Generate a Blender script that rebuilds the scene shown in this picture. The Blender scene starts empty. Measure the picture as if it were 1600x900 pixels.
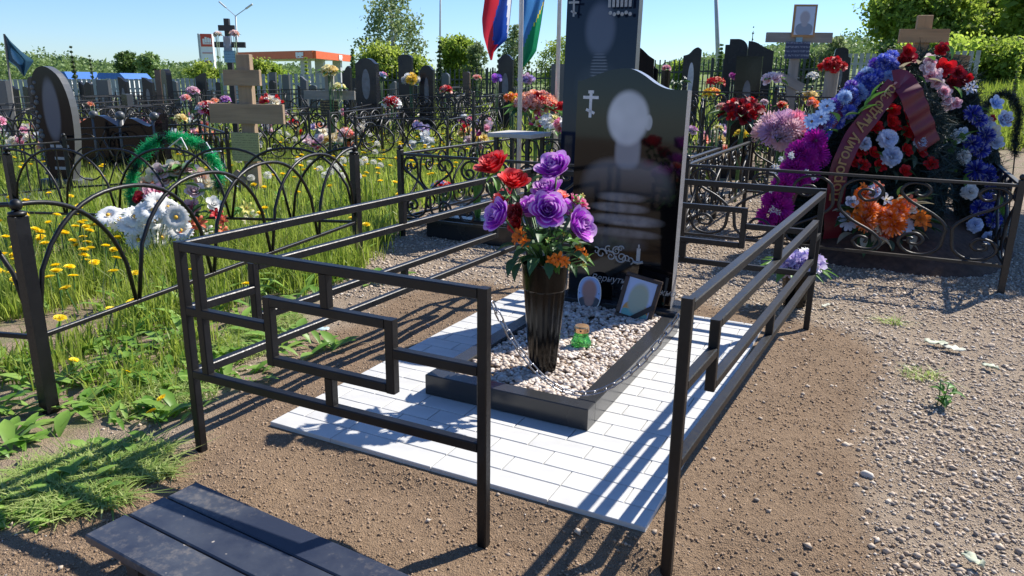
import bpy, math, random
import numpy as np
from mathutils import Vector, Matrix, Euler
R=math.radians; PI=math.pi
SC=bpy.context.scene; COL=SC.collection
rnd=random.Random(7); NR=np.random.default_rng(11)
# ------------------------------------------------------------------ camera, sky, sun, exposure
H=1.08; FPX=1161.4; PIT=R(15.658); ROLL=R(.796)
cd=bpy.data.cameras.new('camera'); cam=bpy.data.objects.new('camera',cd); COL.objects.link(cam)
cd.sensor_width=36; cd.lens=36*FPX/1600; cd.clip_start=.05; cd.clip_end=3000
cam.matrix_world=Matrix.Translation((0,0,H))@Matrix.Rotation(PI/2-PIT,4,'X')@Matrix.Rotation(ROLL,4,'Z')
SC.camera=cam
SUN_AZ=35.5; SUN_EL=46.0           # azimuth from +X towards +Y
W=bpy.data.worlds.new('World'); SC.world=W; W.use_nodes=True
wn=W.node_tree; bg=wn.nodes['Background']; sk=wn.nodes.new('ShaderNodeTexSky'); sk.sky_type='NISHITA'
sk.sun_disc=False; sk.sun_elevation=R(SUN_EL); sk.sun_rotation=R(90-SUN_AZ); sk.altitude=150
sk.air_density=1.0; sk.dust_density=.15; sk.ozone_density=3.2
tn=wn.nodes.new('ShaderNodeMixRGB'); tn.blend_type='MULTIPLY'; tn.inputs[0].default_value=1; tn.inputs[2].default_value=(.72,.91,1.20,1); wn.links.new(sk.outputs[0],tn.inputs[1]); wn.links.new(tn.outputs[0],bg.inputs[0]); bg.inputs[1].default_value=.086
sl=bpy.data.lights.new('sun','SUN'); so=bpy.data.objects.new('sun',sl); COL.objects.link(so)
sl.energy=5.0; sl.angle=R(.53); sl.color=(1,.94,.85)
sd=Vector((math.cos(R(SUN_EL))*math.cos(R(SUN_AZ)),math.cos(R(SUN_EL))*math.sin(R(SUN_AZ)),math.sin(R(SUN_EL))))
so.rotation_euler=sd.to_track_quat('Z','Y').to_euler()
vs=SC.view_settings; vs.view_transform='Standard'; vs.look='None'; vs.exposure=0.74; vs.gamma=1; vs.use_curve_mapping=False
SC.cycles.max_bounces=8; SC.cycles.transparent_max_bounces=8
# ------------------------------------------------------------------ survey helpers (photo bearing + distance -> point)
def ray(x,y):
    x-=800;y-=450; u=x*math.cos(ROLL)+y*math.sin(ROLL); w=-x*math.sin(ROLL)+y*math.cos(ROLL)
    X=u/FPX;Y=-w/FPX
    return X,math.cos(PIT)+Y*math.sin(PIT),-math.sin(PIT)+Y*math.cos(PIT)
def at(x,y,D):
    d=ray(x,y);t=D/d[1];return Vector((d[0]*t,D,H+d[2]*t))
def gp(x,y,z=0.):
    d=ray(x,y);t=(z-H)/d[2];return Vector((d[0]*t,d[1]*t,z))
TH=R(-26.748); OX,OY=-.913,1.99
def L2(u,v,z=0.):
    return Vector((OX+u*math.cos(TH)-v*math.sin(TH),OY+u*math.sin(TH)+v*math.cos(TH),z))
UA=Vector((math.cos(TH),math.sin(TH),0)); VA=Vector((-math.sin(TH),math.cos(TH),0))
def sstep(a,b,x):
    t=np.clip((np.asarray(x,float)-a)/(b-a),0,1); return t*t*(3-2*t)
def tz(x,y):
    x=np.asarray(x,float);y=np.asarray(y,float)
    z=-.03*np.clip(-x-1.,0,25)*sstep(1.5,5,y)
    z=z+.045*np.clip(x-3.2,0,20)*sstep(5,22,y)+1.0*sstep(15,26,x)*sstep(10,30,y)
    z=z+1.5*sstep(24,60,x)*sstep(25,70,y)
    z=z+.15*sstep(9,24,y)*sstep(-4,2,x)
    return z
def tzf(x,y): return float(tz(x,y))
def gat(px,D,dz=0.):
    p=at(px,300,D); return Vector((p.x,D,tzf(p.x,D)+dz))
# ------------------------------------------------------------------ value noise
_perm=NR.random((256,256))
def vnoise(x,y):
    xi=np.floor(x).astype(int);yi=np.floor(y).astype(int);fx=x-xi;fy=y-yi
    fx=fx*fx*(3-2*fx);fy=fy*fy*(3-2*fy)
    a=_perm[xi&255,yi&255];b=_perm[(xi+1)&255,yi&255];c=_perm[xi&255,(yi+1)&255];d=_perm[(xi+1)&255,(yi+1)&255]
    return (a*(1-fx)+b*fx)*(1-fy)+(c*(1-fx)+d*fx)*fy
def fbm(x,y,o=4):
    s=0;a=.5
    for i in range(o): s=s+a*vnoise(x+17*i,y+31*i);x=x*2.03;y=y*2.03;a*=.5
    return s
# ------------------------------------------------------------------ mesh builder
class MB:
    def __init__(s): s.v=[];s.f=[];s.m=[]
    def add(s,vs,fs,m=0):
        o=len(s.v); s.v.extend([tuple(p) for p in vs]); s.f.extend([tuple(i+o for i in f) for f in fs]); s.m.extend([m]*len(fs)); return s
    def box(s,c,d,m=0,ch=0.,rz=0.):
        hx,hy,hz=d[0]/2,d[1]/2,d[2]/2
        if ch<=0:
            vs=[(x,y,z) for z in(-hz,hz) for x,y in((-hx,-hy),(hx,-hy),(hx,hy),(-hx,hy))]
            fs=[(3,2,1,0),(4,5,6,7),(0,1,5,4),(1,2,6,5),(2,3,7,6),(3,0,4,7)]
        else:
            def ring(ix,z): return [(-hx+ix,-hy+ix,z),(hx-ix,-hy+ix,z),(hx-ix,hy-ix,z),(-hx+ix,hy-ix,z)]
            vs=ring(ch,-hz)+ring(0,-hz+ch)+ring(0,hz-ch)+ring(ch,hz)
            fs=[(3,2,1,0),(12,13,14,15)]
            for k in range(3):
                for i in range(4): j=(i+1)%4; fs.append((4*k+i,4*k+j,4*k+4+j,4*k+4+i))
        cr,sr=math.cos(rz),math.sin(rz)
        return s.add([(c[0]+x*cr-y*sr,c[1]+x*sr+y*cr,c[2]+z) for x,y,z in vs],fs,m)
    def bar(s,a,b,w,h=None,m=0,ch=.0,up=Vector((0,0,1))):
        a=Vector(a);b=Vector(b);h=h or w; d=(b-a).normalized()
        if abs(d.dot(up))>.99: up=VA
        x=d.cross(up).normalized(); y=x.cross(d).normalized()
        if ch>0:
            q=[(-w/2+ch,-h/2),(w/2-ch,-h/2),(w/2,-h/2+ch),(w/2,h/2-ch),(w/2-ch,h/2),(-w/2+ch,h/2),(-w/2,h/2-ch),(-w/2,-h/2+ch)]
        else: q=[(-w/2,-h/2),(w/2,-h/2),(w/2,h/2),(-w/2,h/2)]
        n=len(q); vs=[a+x*i+y*j for i,j in q]+[b+x*i+y*j for i,j in q]
        fs=[tuple(range(n)),tuple(range(2*n-1,n-1,-1))]+[(i,n+i,n+(i+1)%n,(i+1)%n) for i in range(n)]
        return s.add(vs,fs,m)
    def tube(s,pts,r,n=6,m=0,flat=None,closed=False,cap=True):
        pts=[Vector(p) for p in pts]; N=len(pts); rr=r if hasattr(r,'__len__') else [r]*N
        up=Vector((.31,.17,.93)).normalized(); vs=[]
        px=None
        for i,p in enumerate(pts):
            if closed: d=(pts[(i+1)%N]-pts[i-1])
            else: d=pts[min(i+1,N-1)]-pts[max(i-1,0)]
            if d.length<1e-9: d=Vector((0,0,1))
            d.normalize()
            if px is None: x=d.cross(up); x=x if x.length>1e-3 else d.cross(Vector((1,0,0)))
            else: x=px-d*px.dot(d)
            x.normalize(); px=x; y=d.cross(x)
            for k in range(n):
                a=2*PI*k/n; vs.append(p+(x*math.cos(a)+y*math.sin(a))*rr[i])
        fs=[]
        for i in range(N if closed else N-1):
            j=(i+1)%N
            for k in range(n): l=(k+1)%n; fs.append((i*n+k,i*n+l,j*n+l,j*n+k))
        if not closed and cap: fs+= [tuple(range(n-1,-1,-1)),tuple((N-1)*n+k for k in range(n))]
        return s.add(vs,fs,m)
    def lathe(s,prof,n=16,c=(0,0,0),m=0,ridge=0.,cap=True):
        vs=[]
        for r,z in prof:
            for k in range(n):
                a=2*PI*k/n; q=r*(1+(ridge if k%2 else 0)); vs.append((c[0]+q*math.cos(a),c[1]+q*math.sin(a),c[2]+z))
        fs=[];N=len(prof)
        for i in range(N-1):
            for k in range(n): l=(k+1)%n; fs.append((i*n+k,i*n+l,i*n+n+l,i*n+n+k))
        if cap: fs+=[tuple(range(n-1,-1,-1)),tuple((N-1)*n+k for k in range(n))]
        return s.add(vs,fs,m)
    def prism(s,out,y0,y1,m=0,mf=None):   # outline in x,z, extruded along y ; mf = material of the front (y0)
        n=len(out); vs=[(x,y0,z) for x,z in out]+[(x,y1,z) for x,z in out]
        s.add(vs,[tuple(range(n-1,-1,-1)),tuple(range(n,2*n))][0:0]+[(i,n+i,n+(i+1)%n,(i+1)%n) for i in range(n)],m)
        s.add([(x,y0,z) for x,z in out],[tuple(range(n))],m if mf is None else mf)
        s.add([(x,y1,z) for x,z in out],[tuple(range(n-1,-1,-1))],m)
        return s
    def ball(s,c,r,m=0,u=8,v=6,sq=(1,1,1)):
        prof=[(max(1e-4,math.sin(PI*i/v)),-math.cos(PI*i/v)) for i in range(v+1)]
        vs=[];fs=[]
        for a,z in prof:
            for k in range(u): vs.append((c[0]+r*sq[0]*a*math.cos(2*PI*k/u),c[1]+r*sq[1]*a*math.sin(2*PI*k/u),c[2]+r*sq[2]*z))
        for i in range(v):
            for k in range(u): l=(k+1)%u; fs.append((i*u+k,i*u+l,i*u+u+l,i*u+u+k))
        return s.add(vs,fs,m)
    def mesh(s,name,mats,smooth=False):
        me=bpy.data.meshes.new(name); me.from_pydata(s.v,[],s.f)
        for m in (mats if isinstance(mats,(list,tuple)) else [mats]): me.materials.append(m)
        if max(s.m,default=0)>0: me.polygons.foreach_set('material_index',s.m)
        if smooth:
            me.polygons.foreach_set('use_smooth',[True]*len(s.f))
        me.update(); return me
    def build(s,name,mats,parent=None,loc=None,smooth=False,rz=0.):
        return ob(name,s.mesh(name,mats,smooth),parent,loc,rz=rz)
def ob(name,me,parent=None,loc=None,rot=None,sc=None,rz=0.):
    o=bpy.data.objects.new(name,me); COL.objects.link(o)
    if parent: o.parent=parent
    if loc is not None: o.location=loc
    if rot is not None: o.rotation_euler=rot
    elif rz: o.rotation_euler=(0,0,rz)
    if sc is not None: o.scale=(sc,sc,sc) if not hasattr(sc,'__len__') else sc
    return o
def tag(o,label,cat,group=None):
    o['label']=label;o['category']=cat
    if group:o['group']=group
    return o
def thing(name,label,cat,loc=(0,0,0),rz=0.,group=None):
    o=bpy.data.objects.new(name,None); COL.objects.link(o); o.location=loc; o.rotation_euler=(0,0,rz); o.empty_display_size=.1
    return tag(o,label,cat,group)
def npmesh(name,V,Fidx,mats,mi=None,col=None,smooth=False):
    """big meshes from numpy: V (n,3), faces (m,k) all the same size"""
    me=bpy.data.meshes.new(name); n=len(V);m,k=Fidx.shape
    me.vertices.add(n); me.vertices.foreach_set('co',np.ascontiguousarray(V,np.float32).ravel())
    me.loops.add(m*k); me.loops.foreach_set('vertex_index',np.ascontiguousarray(Fidx,np.int32).ravel())
    me.polygons.add(m); me.polygons.foreach_set('loop_start',np.arange(0,m*k,k,dtype=np.int32))
    for q in (mats if isinstance(mats,(list,tuple)) else [mats]): me.materials.append(q)
    if mi is not None: me.polygons.foreach_set('material_index',np.asarray(mi,np.int32))
    if smooth: me.polygons.foreach_set('use_smooth',np.ones(m,bool))
    me.update(calc_edges=True)
    if col is not None:
        a=me.color_attributes.new('tint','FLOAT_COLOR','POINT'); c=np.ones((n,4),np.float32); c[:,:col.shape[1]]=col; a.data.foreach_set('color',c.ravel())
    return me
# ------------------------------------------------------------------ materials
class NT:
    def __init__(s,name):
        s.mat=bpy.data.materials.new(name); s.mat.use_nodes=True; s.t=s.mat.node_tree; s.p=s.t.nodes['Principled BSDF']; s.out=s.t.nodes['Material Output']; s._co={}
    def n(s,typ,**k):
        q=s.t.nodes.new('ShaderNode'+typ)
        for a,b in k.items():
            setattr(q,a,b)
        return q
    def l(s,a,b): s.t.links.new(a,b)
    def co(s,kind='Object'):
        if kind not in s._co:
            s._co['tc']=s._co.get('tc') or s.n('TexCoord'); s._co[kind]=s._co['tc'].outputs[kind]
        return s._co[kind]
    def noise(s,scale,detail=3,rough=.55,vec=None,kind='Object'):
        q=s.n('TexNoise'); q.inputs['Scale'].default_value=scale;q.inputs['Detail'].default_value=detail;q.inputs['Roughness'].default_value=rough
        s.l(vec or s.co(kind),q.inputs['Vector']); return q.outputs['Fac']
    def ramp(s,fac,stops):
        q=s.n('ValToRGB'); e=q.color_ramp.elements
        while len(e)<len(stops): e.new(.5)
        for i,(p,c) in enumerate(stops): e[i].position=p; e[i].color=(*c,1) if len(c)==3 else c
        s.l(fac,q.inputs[0]); return q.outputs[0]
    def mix(s,f,a,b,mode='MIX'):
        q=s.n('MixRGB'); q.blend_type=mode
        for i,x in ((0,f),(1,a),(2,b)):
            if hasattr(x,'is_linked') or hasattr(x,'links'): s.l(x,q.inputs[i])
            elif i==0: q.inputs[0].default_value=x
            else: q.inputs[i].default_value=(*x,1)
        return q.outputs[0]
    def math(s,op,a,b=0.,clamp=False):
        q=s.n('Math'); q.operation=op; q.use_clamp=clamp
        for i,x in ((0,a),(1,b)):
            if hasattr(x,'links'): s.l(x,q.inputs[i])
            else: q.inputs[i].default_value=x
        return q.outputs[0]
    def sep(s,vec=None):
        q=s.n('SeparateXYZ'); s.l(vec or s.co(),q.inputs[0]); return q.outputs
    def ell(s,cx,cz,rx,rz,soft=.15,pw=2.):
        x,_,z=s.sep_() ; a=s.math('DIVIDE',s.math('SUBTRACT',x,cx),rx); b=s.math('DIVIDE',s.math('SUBTRACT',z,cz),rz)
        d=s.math('ADD',s.math('POWER',s.math('ABSOLUTE',a),pw),s.math('POWER',s.math('ABSOLUTE',b),pw))
        q=s.n('MapRange'); q.interpolation_type='SMOOTHSTEP'; s.l(d,q.inputs[0]); q.inputs[1].default_value=1+soft;q.inputs[2].default_value=max(0.,1-soft);q.inputs[3].default_value=0;q.inputs[4].default_value=1
        return q.outputs[0]
    def sep_(s):
        if not hasattr(s,'_s'): s._s=s.sep()
        return s._s
    def bump(s,h,strength=.3,dist=.01):
        q=s.n('Bump'); q.inputs['Strength'].default_value=strength;q.inputs['Distance'].default_value=dist; s.l(h,q.inputs['Height']); s.l(q.outputs[0],s.p.inputs['Normal'])
    def col(s,x):
        if hasattr(x,'links'): s.l(x,s.p.inputs['Base Color'])
        else: s.p.inputs['Base Color'].default_value=(*x,1)
    def set(s,rough=None,metal=None,ior=None,coat=None,spec=None):
        if rough is not None:
            if hasattr(rough,'links'): s.l(rough,s.p.inputs['Roughness'])
            else: s.p.inputs['Roughness'].default_value=rough
        if metal is not None:s.p.inputs['Metallic'].default_value=metal
        if ior:s.p.inputs['IOR'].default_value=ior
        if coat:s.p.inputs['Coat Weight'].default_value=coat
        if spec is not None:s.p.inputs['Specular IOR Level'].default_value=spec
def srgb(h):
    c=[int(h[i:i+2],16)/255 for i in(0,2,4)]; return tuple(x/12.92 if x<=.04045 else ((x+.055)/1.055)**2.4 for x in c)
_mc={}
def plain(name,c,rough=.6,var=.25,scale=30.,metal=0.,bump=0.,ior=None):
    if name in _mc: return _mc[name]
    m=NT(name); f=m.noise(scale,4); a=tuple(x*(1-var) for x in c); b=tuple(min(1,x*(1+var)) for x in c)
    m.col(m.ramp(f,[(.3,a),(.7,b)])); m.set(rough,metal,ior)
    if bump: m.bump(f,bump,.01)
    _mc[name]=m.mat; return m.mat
def petal(name,c,trans=.35,rough=.6,rim=None):
    if name in _mc: return _mc[name]
    m=NT(name); f=m.noise(3.,2); oi=m.n('ObjectInfo')
    k=m.ramp(f,[(.3,tuple(x*.82 for x in c)),(.7,tuple(min(1,x*1.1) for x in c))])
    h=m.n('HueSaturation'); m.l(k,h.inputs['Color']); m.l(m.math('ADD',m.math('MULTIPLY',oi.outputs['Random'],.3),.85),h.inputs['Value'])
    m.col(h.outputs[0]); m.set(rough)
    t=m.n('BsdfTranslucent'); m.l(h.outputs[0],t.inputs[0]); x=m.n('MixShader'); x.inputs[0].default_value=trans
    m.l(m.p.outputs[0],x.inputs[1]); m.l(t.outputs[0],x.inputs[2]); m.l(x.outputs[0],m.out.inputs[0])
    _mc[name]=m.mat; return m.mat
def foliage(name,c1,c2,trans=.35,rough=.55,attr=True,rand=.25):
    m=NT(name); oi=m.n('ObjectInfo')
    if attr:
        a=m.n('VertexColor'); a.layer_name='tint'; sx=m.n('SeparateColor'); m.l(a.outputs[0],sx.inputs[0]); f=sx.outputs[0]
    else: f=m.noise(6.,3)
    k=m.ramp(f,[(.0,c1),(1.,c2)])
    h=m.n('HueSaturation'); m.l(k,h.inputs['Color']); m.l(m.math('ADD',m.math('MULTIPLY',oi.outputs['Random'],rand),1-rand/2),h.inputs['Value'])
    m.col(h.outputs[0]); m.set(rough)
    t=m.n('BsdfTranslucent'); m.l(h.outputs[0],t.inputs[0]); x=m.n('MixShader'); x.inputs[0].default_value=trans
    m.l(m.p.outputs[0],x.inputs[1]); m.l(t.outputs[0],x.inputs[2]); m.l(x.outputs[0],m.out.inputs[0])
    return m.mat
M={}
def wood(name,c,scale=1.,rough=.75,axis='X'):
    m=NT(name); mp=m.n('Mapping'); m.l(m.co(),mp.inputs[0]); s=[26*scale]*3; s['XYZ'.index(axis)]=2.2*scale; mp.inputs['Scale'].default_value=s
    f=m.noise(1.,5,.6,mp.outputs[0]); g=m.noise(3.,3)
    k=m.ramp(f,[(.3,tuple(x*.62 for x in c)),(.55,c),(.75,tuple(min(1,x*1.25) for x in c))]); m.col(m.mix(.35,k,m.ramp(g,[(.3,tuple(x*.6 for x in c)),(.7,tuple(x*1.15 for x in c))])))
    m.set(rough); m.bump(f,.35,.004); return m.mat
def blackpaint(name='black_paint'):
    m=NT(name); f=m.noise(14.,4); g=m.noise(160.,3)
    m.col(m.mix(m.ramp(f,[(.45,(0,0,0)),(.75,(1,1,1))]),(.003,.003,.004),(.010,.010,.011)))
    m.set(m.ramp(g,[(.3,(.36,)*3),(.75,(.55,)*3)]),ior=1.45,spec=.5); m.bump(g,.08,.001); return m.mat
M['paint']=blackpaint()
M['iron']=plain('dull_black_iron',(.014,.013,.013),.42,.5,60,bump=.1)
def granite(name,c=(.006,.006,.008),fleck=.03,rough=.06,ior=1.5):
    m=NT(name); f=m.noise(900.,2); g=m.noise(6.,4)
    m.col(m.mix(m.ramp(f,[(.62,(0,0,0)),(.72,(1,1,1))]),c,tuple(x+fleck for x in c)))
    m.set(m.ramp(g,[(.35,(rough,)*3),(.8,(rough*2.2,)*3)]),ior=ior,spec=.32); return m.mat
M['granite']=granite('polished_black_granite',ior=1.45)
M['granite_kerb']=granite('grey_black_granite',(.03,.031,.033),.05,.16,1.6)
M['granite_edge']=plain('sawn_granite_edge',(.24,.24,.25),.25,.25,200)  # sawn edge, lightened further to paint in the sky highlight on the rim
M['graniteB']=granite('far_black_granite',(.016,.018,.023),.02,.16,1.42)
M['graniteG']=granite('grey_granite',(.09,.095,.10),.06,.25,1.5)
M['graniteR']=granite('brown_granite',(.10,.06,.045),.05,.25,1.5)
M['white_metal']=plain('white_painted_metal',(.7,.7,.7),.4,.06,20)
M['pine']=wood('raw_pine',(.44,.26,.12),1.,.7,'Z')
M['oldwood']=wood('weathered_brown_wood',(.35,.245,.155),1.,.8,'Z')
M['greywood']=wood('weathered_grey_wood',(.30,.28,.25),1.,.8,'Z')
M['darkwood']=wood('dark_stained_wood',(.035,.03,.03),1.,.5,'Z')
M['gold']=plain('gold_lid',(.72,.45,.24),.35,.15,50,.85)
M['stem']=plain('plastic_green_stem',(.05,.13,.03),.5,.3)
M['leafD']=foliage('dark_silk_leaf',(.022,.07,.02),(.06,.15,.045),.2,.5,False)
M['leafL']=foliage('light_silk_leaf',(.07,.20,.03),(.16,.34,.07),.3,.5,False)
M['leafB']=foliage('bluish_silk_leaf',(.03,.07,.05),(.07,.13,.09),.2,.5,False)
M['leafP']=foliage('pale_silk_leaf',(.3,.27,.18),(.5,.46,.33),.3,.5,False)
# ------------------------------------------------------------------ ground
def pxpoly(pts): return np.array([[*gp(x,y)[:2]] for x,y in pts])
SOILP=pxpoly([(-200,1000),(-160,900),(0,845),(150,765),(230,720),(300,690),(350,620),(430,560),(560,490),(650,452),(745,438),(790,452),(1040,470),(1200,480),(1262,500),(1330,520),(1395,560),(1370,690),(1385,790),(1430,960)])
GRASSP=pxpoly([(-900,905),(0,800),(110,700),(290,610),(400,520),(470,470),(570,425),(600,395),(640,352),(655,330),(760,300),(800,262),(890,225)])
def inpoly(P,x,y):
    c=np.zeros(x.shape,bool);n=len(P)
    for i in range(n):
        x0,y0=P[i];x1,y1=P[(i+1)%n]
        t=((y0>y)!=(y1>y)); c^=t&(x<(x1-x0)*(y-y0)/((y1-y0) if y1!=y0 else 1e-9)+x0)
    return c
def pdist(P,x,y,closed=True):
    d=np.full(x.shape,1e9);n=len(P)
    for i in range(n if closed else n-1):
        a=P[i];b=P[(i+1)%n];e=b-a; t=np.clip(((x-a[0])*e[0]+(y-a[1])*e[1])/max(1e-9,e@e),0,1)
        d=np.minimum(d,np.hypot(x-a[0]-t*e[0],y-a[1]-t*e[1]))
    return d
GP=np.vstack([GRASSP,[[1.2,7.6],[2.2,8.2],[4.6,7.4],[30,7.5],[300,7],[300,420],[-300,420],[-300,0]]])
def grassw(x,y):
    d=pdist(GP,x,y); s=np.where(inpoly(GP,x,y),d,-d)
    return sstep(-.08,.12,s+(fbm(x*3+5,y*3+9)-.5)*.3)
def soilw(x,y):
    d=pdist(SOILP,x,y); s=np.where(inpoly(SOILP,x,y),d,-d)
    return sstep(-.07,.09,s+(fbm(x*4,y*4)-.5)*.22)
def axis(lo,dlo,dhi,hi,st,gr):
    a=list(np.arange(dlo,dhi,st)); s=st
    while a[-1]<hi: s*=gr; a.append(a[-1]+s)
    s=st; b=[dlo]
    while b[-1]>lo: s*=gr; b.append(b[-1]-s)
    return np.array(b[:0:-1]+a)
PZ=.03
def nearh(x,y):
    """small relief: loose raked soil, low mounds, dips"""
    f=sstep(13,6,y)
    sw=soilw(x,y)
    h=(fbm(x*1.3,y*1.3,3)-.45)*.06*f+sw*(fbm(x*4.3,y*4.3,2)-.45)*.028*f
    h=h+sw*((fbm(x*9,y*9,3)-.5)*.018+(fbm(x*31,y*31,2)-.4)*.010+.002)*f+(1-sw)*(fbm(x*7+3,y*7,3)-.5)*.012*f
    h=h-.06*np.exp(-((x-.45)**2+(y-1.33)**2)/.10)
    lx=(x-OX)*math.cos(TH)+(y-OY)*math.sin(TH); ly=-(x-OX)*math.sin(TH)+(y-OY)*math.cos(TH)
    dx=np.maximum(np.maximum(.068-lx,lx-1.294),0);dy=np.maximum(np.maximum(.206-ly,ly-1.981),0); dd=np.hypot(dx,dy)
    k=sstep(.13,.01,dd)
    h=h*(1-k)+k*.016*sw
    inside=(dd<=0)
    return np.where(inside,.016*sw,h)
GX=axis(-320,-2.6,3.8,320,.031,1.08); GY=axis(-25,.75,6.2,420,.031,1.08)
gx,gy=np.meshgrid(GX,GY); gz=tz(gx,gy)+nearh(gx,gy)
nx,ny=len(GX),len(GY); ii=(np.arange(ny-1)[:,None]*nx+np.arange(nx-1)).ravel()
gf=np.stack([ii,ii+1,ii+nx+1,ii+nx],1)
gw=grassw(gx,gy); sw_=soilw(gx,gy)
gcol=np.stack([sw_.ravel(),gw.ravel(),sstep(11,22,gy).ravel()],1)
m=NT('ground_soil_gravel_turf'); a=m.n('VertexColor'); a.layer_name='tint'; sx=m.n('SeparateColor'); m.l(a.outputs[0],sx.inputs[0])
n1=m.noise(3.5,5,.6); n2=m.noise(60.,4,.65); n3=m.noise(240.,2)
soil=m.mix(.5,m.ramp(n1,[(.3,(.195,.127,.073)),(.7,(.275,.188,.113))]),m.ramp(n2,[(.3,(.12,.075,.041)),(.5,(.225,.15,.09)),(.75,(.32,.225,.142))]))
vo=m.n('TexVoronoi'); vo.inputs['Scale'].default_value=55.; m.l(m.co(),vo.inputs['Vector'])
peb=m.mix(m.ramp(vo.outputs['Distance'],[(.1,(0,0,0)),(.6,(1,1,1))]),m.mix(m.ramp(m.noise(48.,2),[(.35,(0,0,0)),(.65,(1,1,1))]),(.28,.215,.15),(.42,.34,.255)),(.19,.145,.10)); 
peb=m.mix(.75,peb,m.ramp(n1,[(.3,(.30,.225,.155)),(.7,(.385,.305,.22))]))
dirt=m.mix(.5,m.ramp(n1,[(.35,(.27,.19,.12)),(.65,(.36,.27,.185))]),m.ramp(n2,[(.35,(.17,.12,.08)),(.7,(.31,.24,.172))]))
dirt=m.mix(m.math('MULTIPLY',m.ramp(m.noise(9.,4),[(.5,(0,0,0)),(.62,(1,1,1))]),.5),dirt,(.11,.15,.04))
turf=m.mix(m.ramp(m.noise(1.3,5),[(.35,(0,0,0)),(.7,(1,1,1))]),(.12,.165,.035),(.17,.22,.05))
g2=m.mix(sx.outputs[2],dirt,turf)
c=m.mix(sx.outputs[1],peb,g2); c=m.mix(sx.outputs[0],c,soil); m.col(c); m.set(.95)
m.bump(m.math('ADD',m.math('MULTIPLY',n2,1.),m.math('MULTIPLY',n3,.7)),.75,.018)
GROUND=ob('ground',npmesh('ground',np.stack([gx.ravel(),gy.ravel(),gz.ravel()],1),gf,m.mat,None,gcol,True)); GROUND['kind']='structure'
# bilinear lookup of the relief for seating things
def gzs(x,y):
    x=np.asarray(x,float);y=np.asarray(y,float)
    return tz(x,y)+nearh(np.atleast_1d(x),np.atleast_1d(y)).reshape(x.shape)
def gz1(x,y): return float(gzs(np.array([x]),np.array([y]))[0])
def visible(x,y,z=0.,mx=60,top=-20):
    """rough test that a point lies inside the picture (with a margin)"""
    P=PIT; Zc=z-H; dep=y*math.cos(P)-Zc*math.sin(P); up=y*math.sin(P)+Zc*math.cos(P)
    px=800+FPX*x/np.maximum(dep,.05); py=450-FPX*up/np.maximum(dep,.05)
    return (dep>.2)&(px>-mx)&(px<1600+mx)&(py<900+mx)
# ------------------------------------------------------------------ loose stones and clods (nobody could count them)
def icos(sub):
    b=bmesh_ico(sub); return b
import bmesh
def bmesh_ico(sub):
    bm=bmesh.new(); bmesh.ops.create_icosphere(bm,subdivisions=sub,radius=1); V=np.array([v.co[:] for v in bm.verts]); Fc=np.array([[v.index for v in f.verts] for f in bm.faces]); bm.free(); return V,Fc
IC1=bmesh_ico(1); IC2=bmesh_ico(2)
IC0=(np.array([(1,0,0),(-1,0,0),(0,1,0),(0,-1,0),(0,0,1),(0,0,-1)],float)*1.12,np.array([(0,2,4),(2,1,4),(1,3,4),(3,0,4),(2,0,5),(1,2,5),(3,1,5),(0,3,5)]))
def rotm(n):
    q=NR.normal(size=(n,4)); q/=np.linalg.norm(q,axis=1)[:,None]; w,x,y,z=q.T
    return np.stack([1-2*(y*y+z*z),2*(x*y-z*w),2*(x*z+y*w),2*(x*y+z*w),1-2*(x*x+z*z),2*(y*z-x*w),2*(x*z-y*w),2*(y*z+x*w),1-2*(x*x+y*y)],1).reshape(n,3,3)
def stones(name,X,Y,Z,S,mat,ic,flat=.6,jit=.22,label=None,parent=None,smooth=True):
    V0,F0=ic; n=len(X); k=len(V0)
    V=V0[None]*(1+NR.uniform(-jit,jit,(n,k,1)))*np.stack([NR.uniform(.7,1.3,n),NR.uniform(.7,1.1,n),NR.uniform(flat*.7,flat*1.2,n)],1)[:,None]
    Rm=rotm(n); tilt=Rm if flat>.8 else None
    a=NR.uniform(0,2*PI,n); ca,sa=np.cos(a),np.sin(a)
    tx=NR.normal(0,.35,n); ct,st=np.cos(tx),np.sin(tx)
    if tilt is not None: V=np.einsum('nij,nkj->nki',tilt,V)
    else:
        y=V[:,:,1]*ct[:,None]-V[:,:,2]*st[:,None]; z=V[:,:,1]*st[:,None]+V[:,:,2]*ct[:,None]
        x=V[:,:,0]*ca[:,None]-y*sa[:,None]; y2=V[:,:,0]*sa[:,None]+y*ca[:,None]; V=np.stack([x,y2,z],2)
    V=V*np.asarray(S)[:,None,None]+np.stack([X,Y,Z],1)[:,None]
    Fx=(F0[None]+(np.arange(n)*k)[:,None,None]).reshape(-1,3)
    c=np.repeat(NR.uniform(0,1,(n,3)),k,0)
    o=ob(name,npmesh(name,V.reshape(-1,3),Fx,mat,None,c,smooth),parent); o['kind']='stuff'
    if label: o['label']=label
    return o
def stonemat(name,stops,rough=.8):
    m=NT(name); a=m.n('VertexColor'); a.layer_name='tint'; sx=m.n('SeparateColor'); m.l(a.outputs[0],sx.inputs[0])
    k=m.ramp(sx.outputs[0],stops); m.col(m.mix(m.noise(70.,3),k,m.mix(.15,k,(.5,.45,.4)),'MIX')); m.set(rough); return m.mat
M['gravel']=stonemat('path_gravel',[(0.,(.19,.165,.145)),(.2,(.36,.275,.195)),(.6,(.48,.38,.28)),(.9,(.55,.46,.355)),(1.,(.58,.54,.48))])
M['pebble']=stonemat('pale_pebbles',[(0.,(.30,.22,.165)),(.35,(.50,.41,.33)),(.7,(.60,.52,.44)),(1.,(.70,.65,.60))],.6)
M['clod']=stonemat('soil_clods',[(0.,(.20,.132,.076)),(.5,(.275,.186,.113)),(1.,(.35,.245,.155))],.95)
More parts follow.
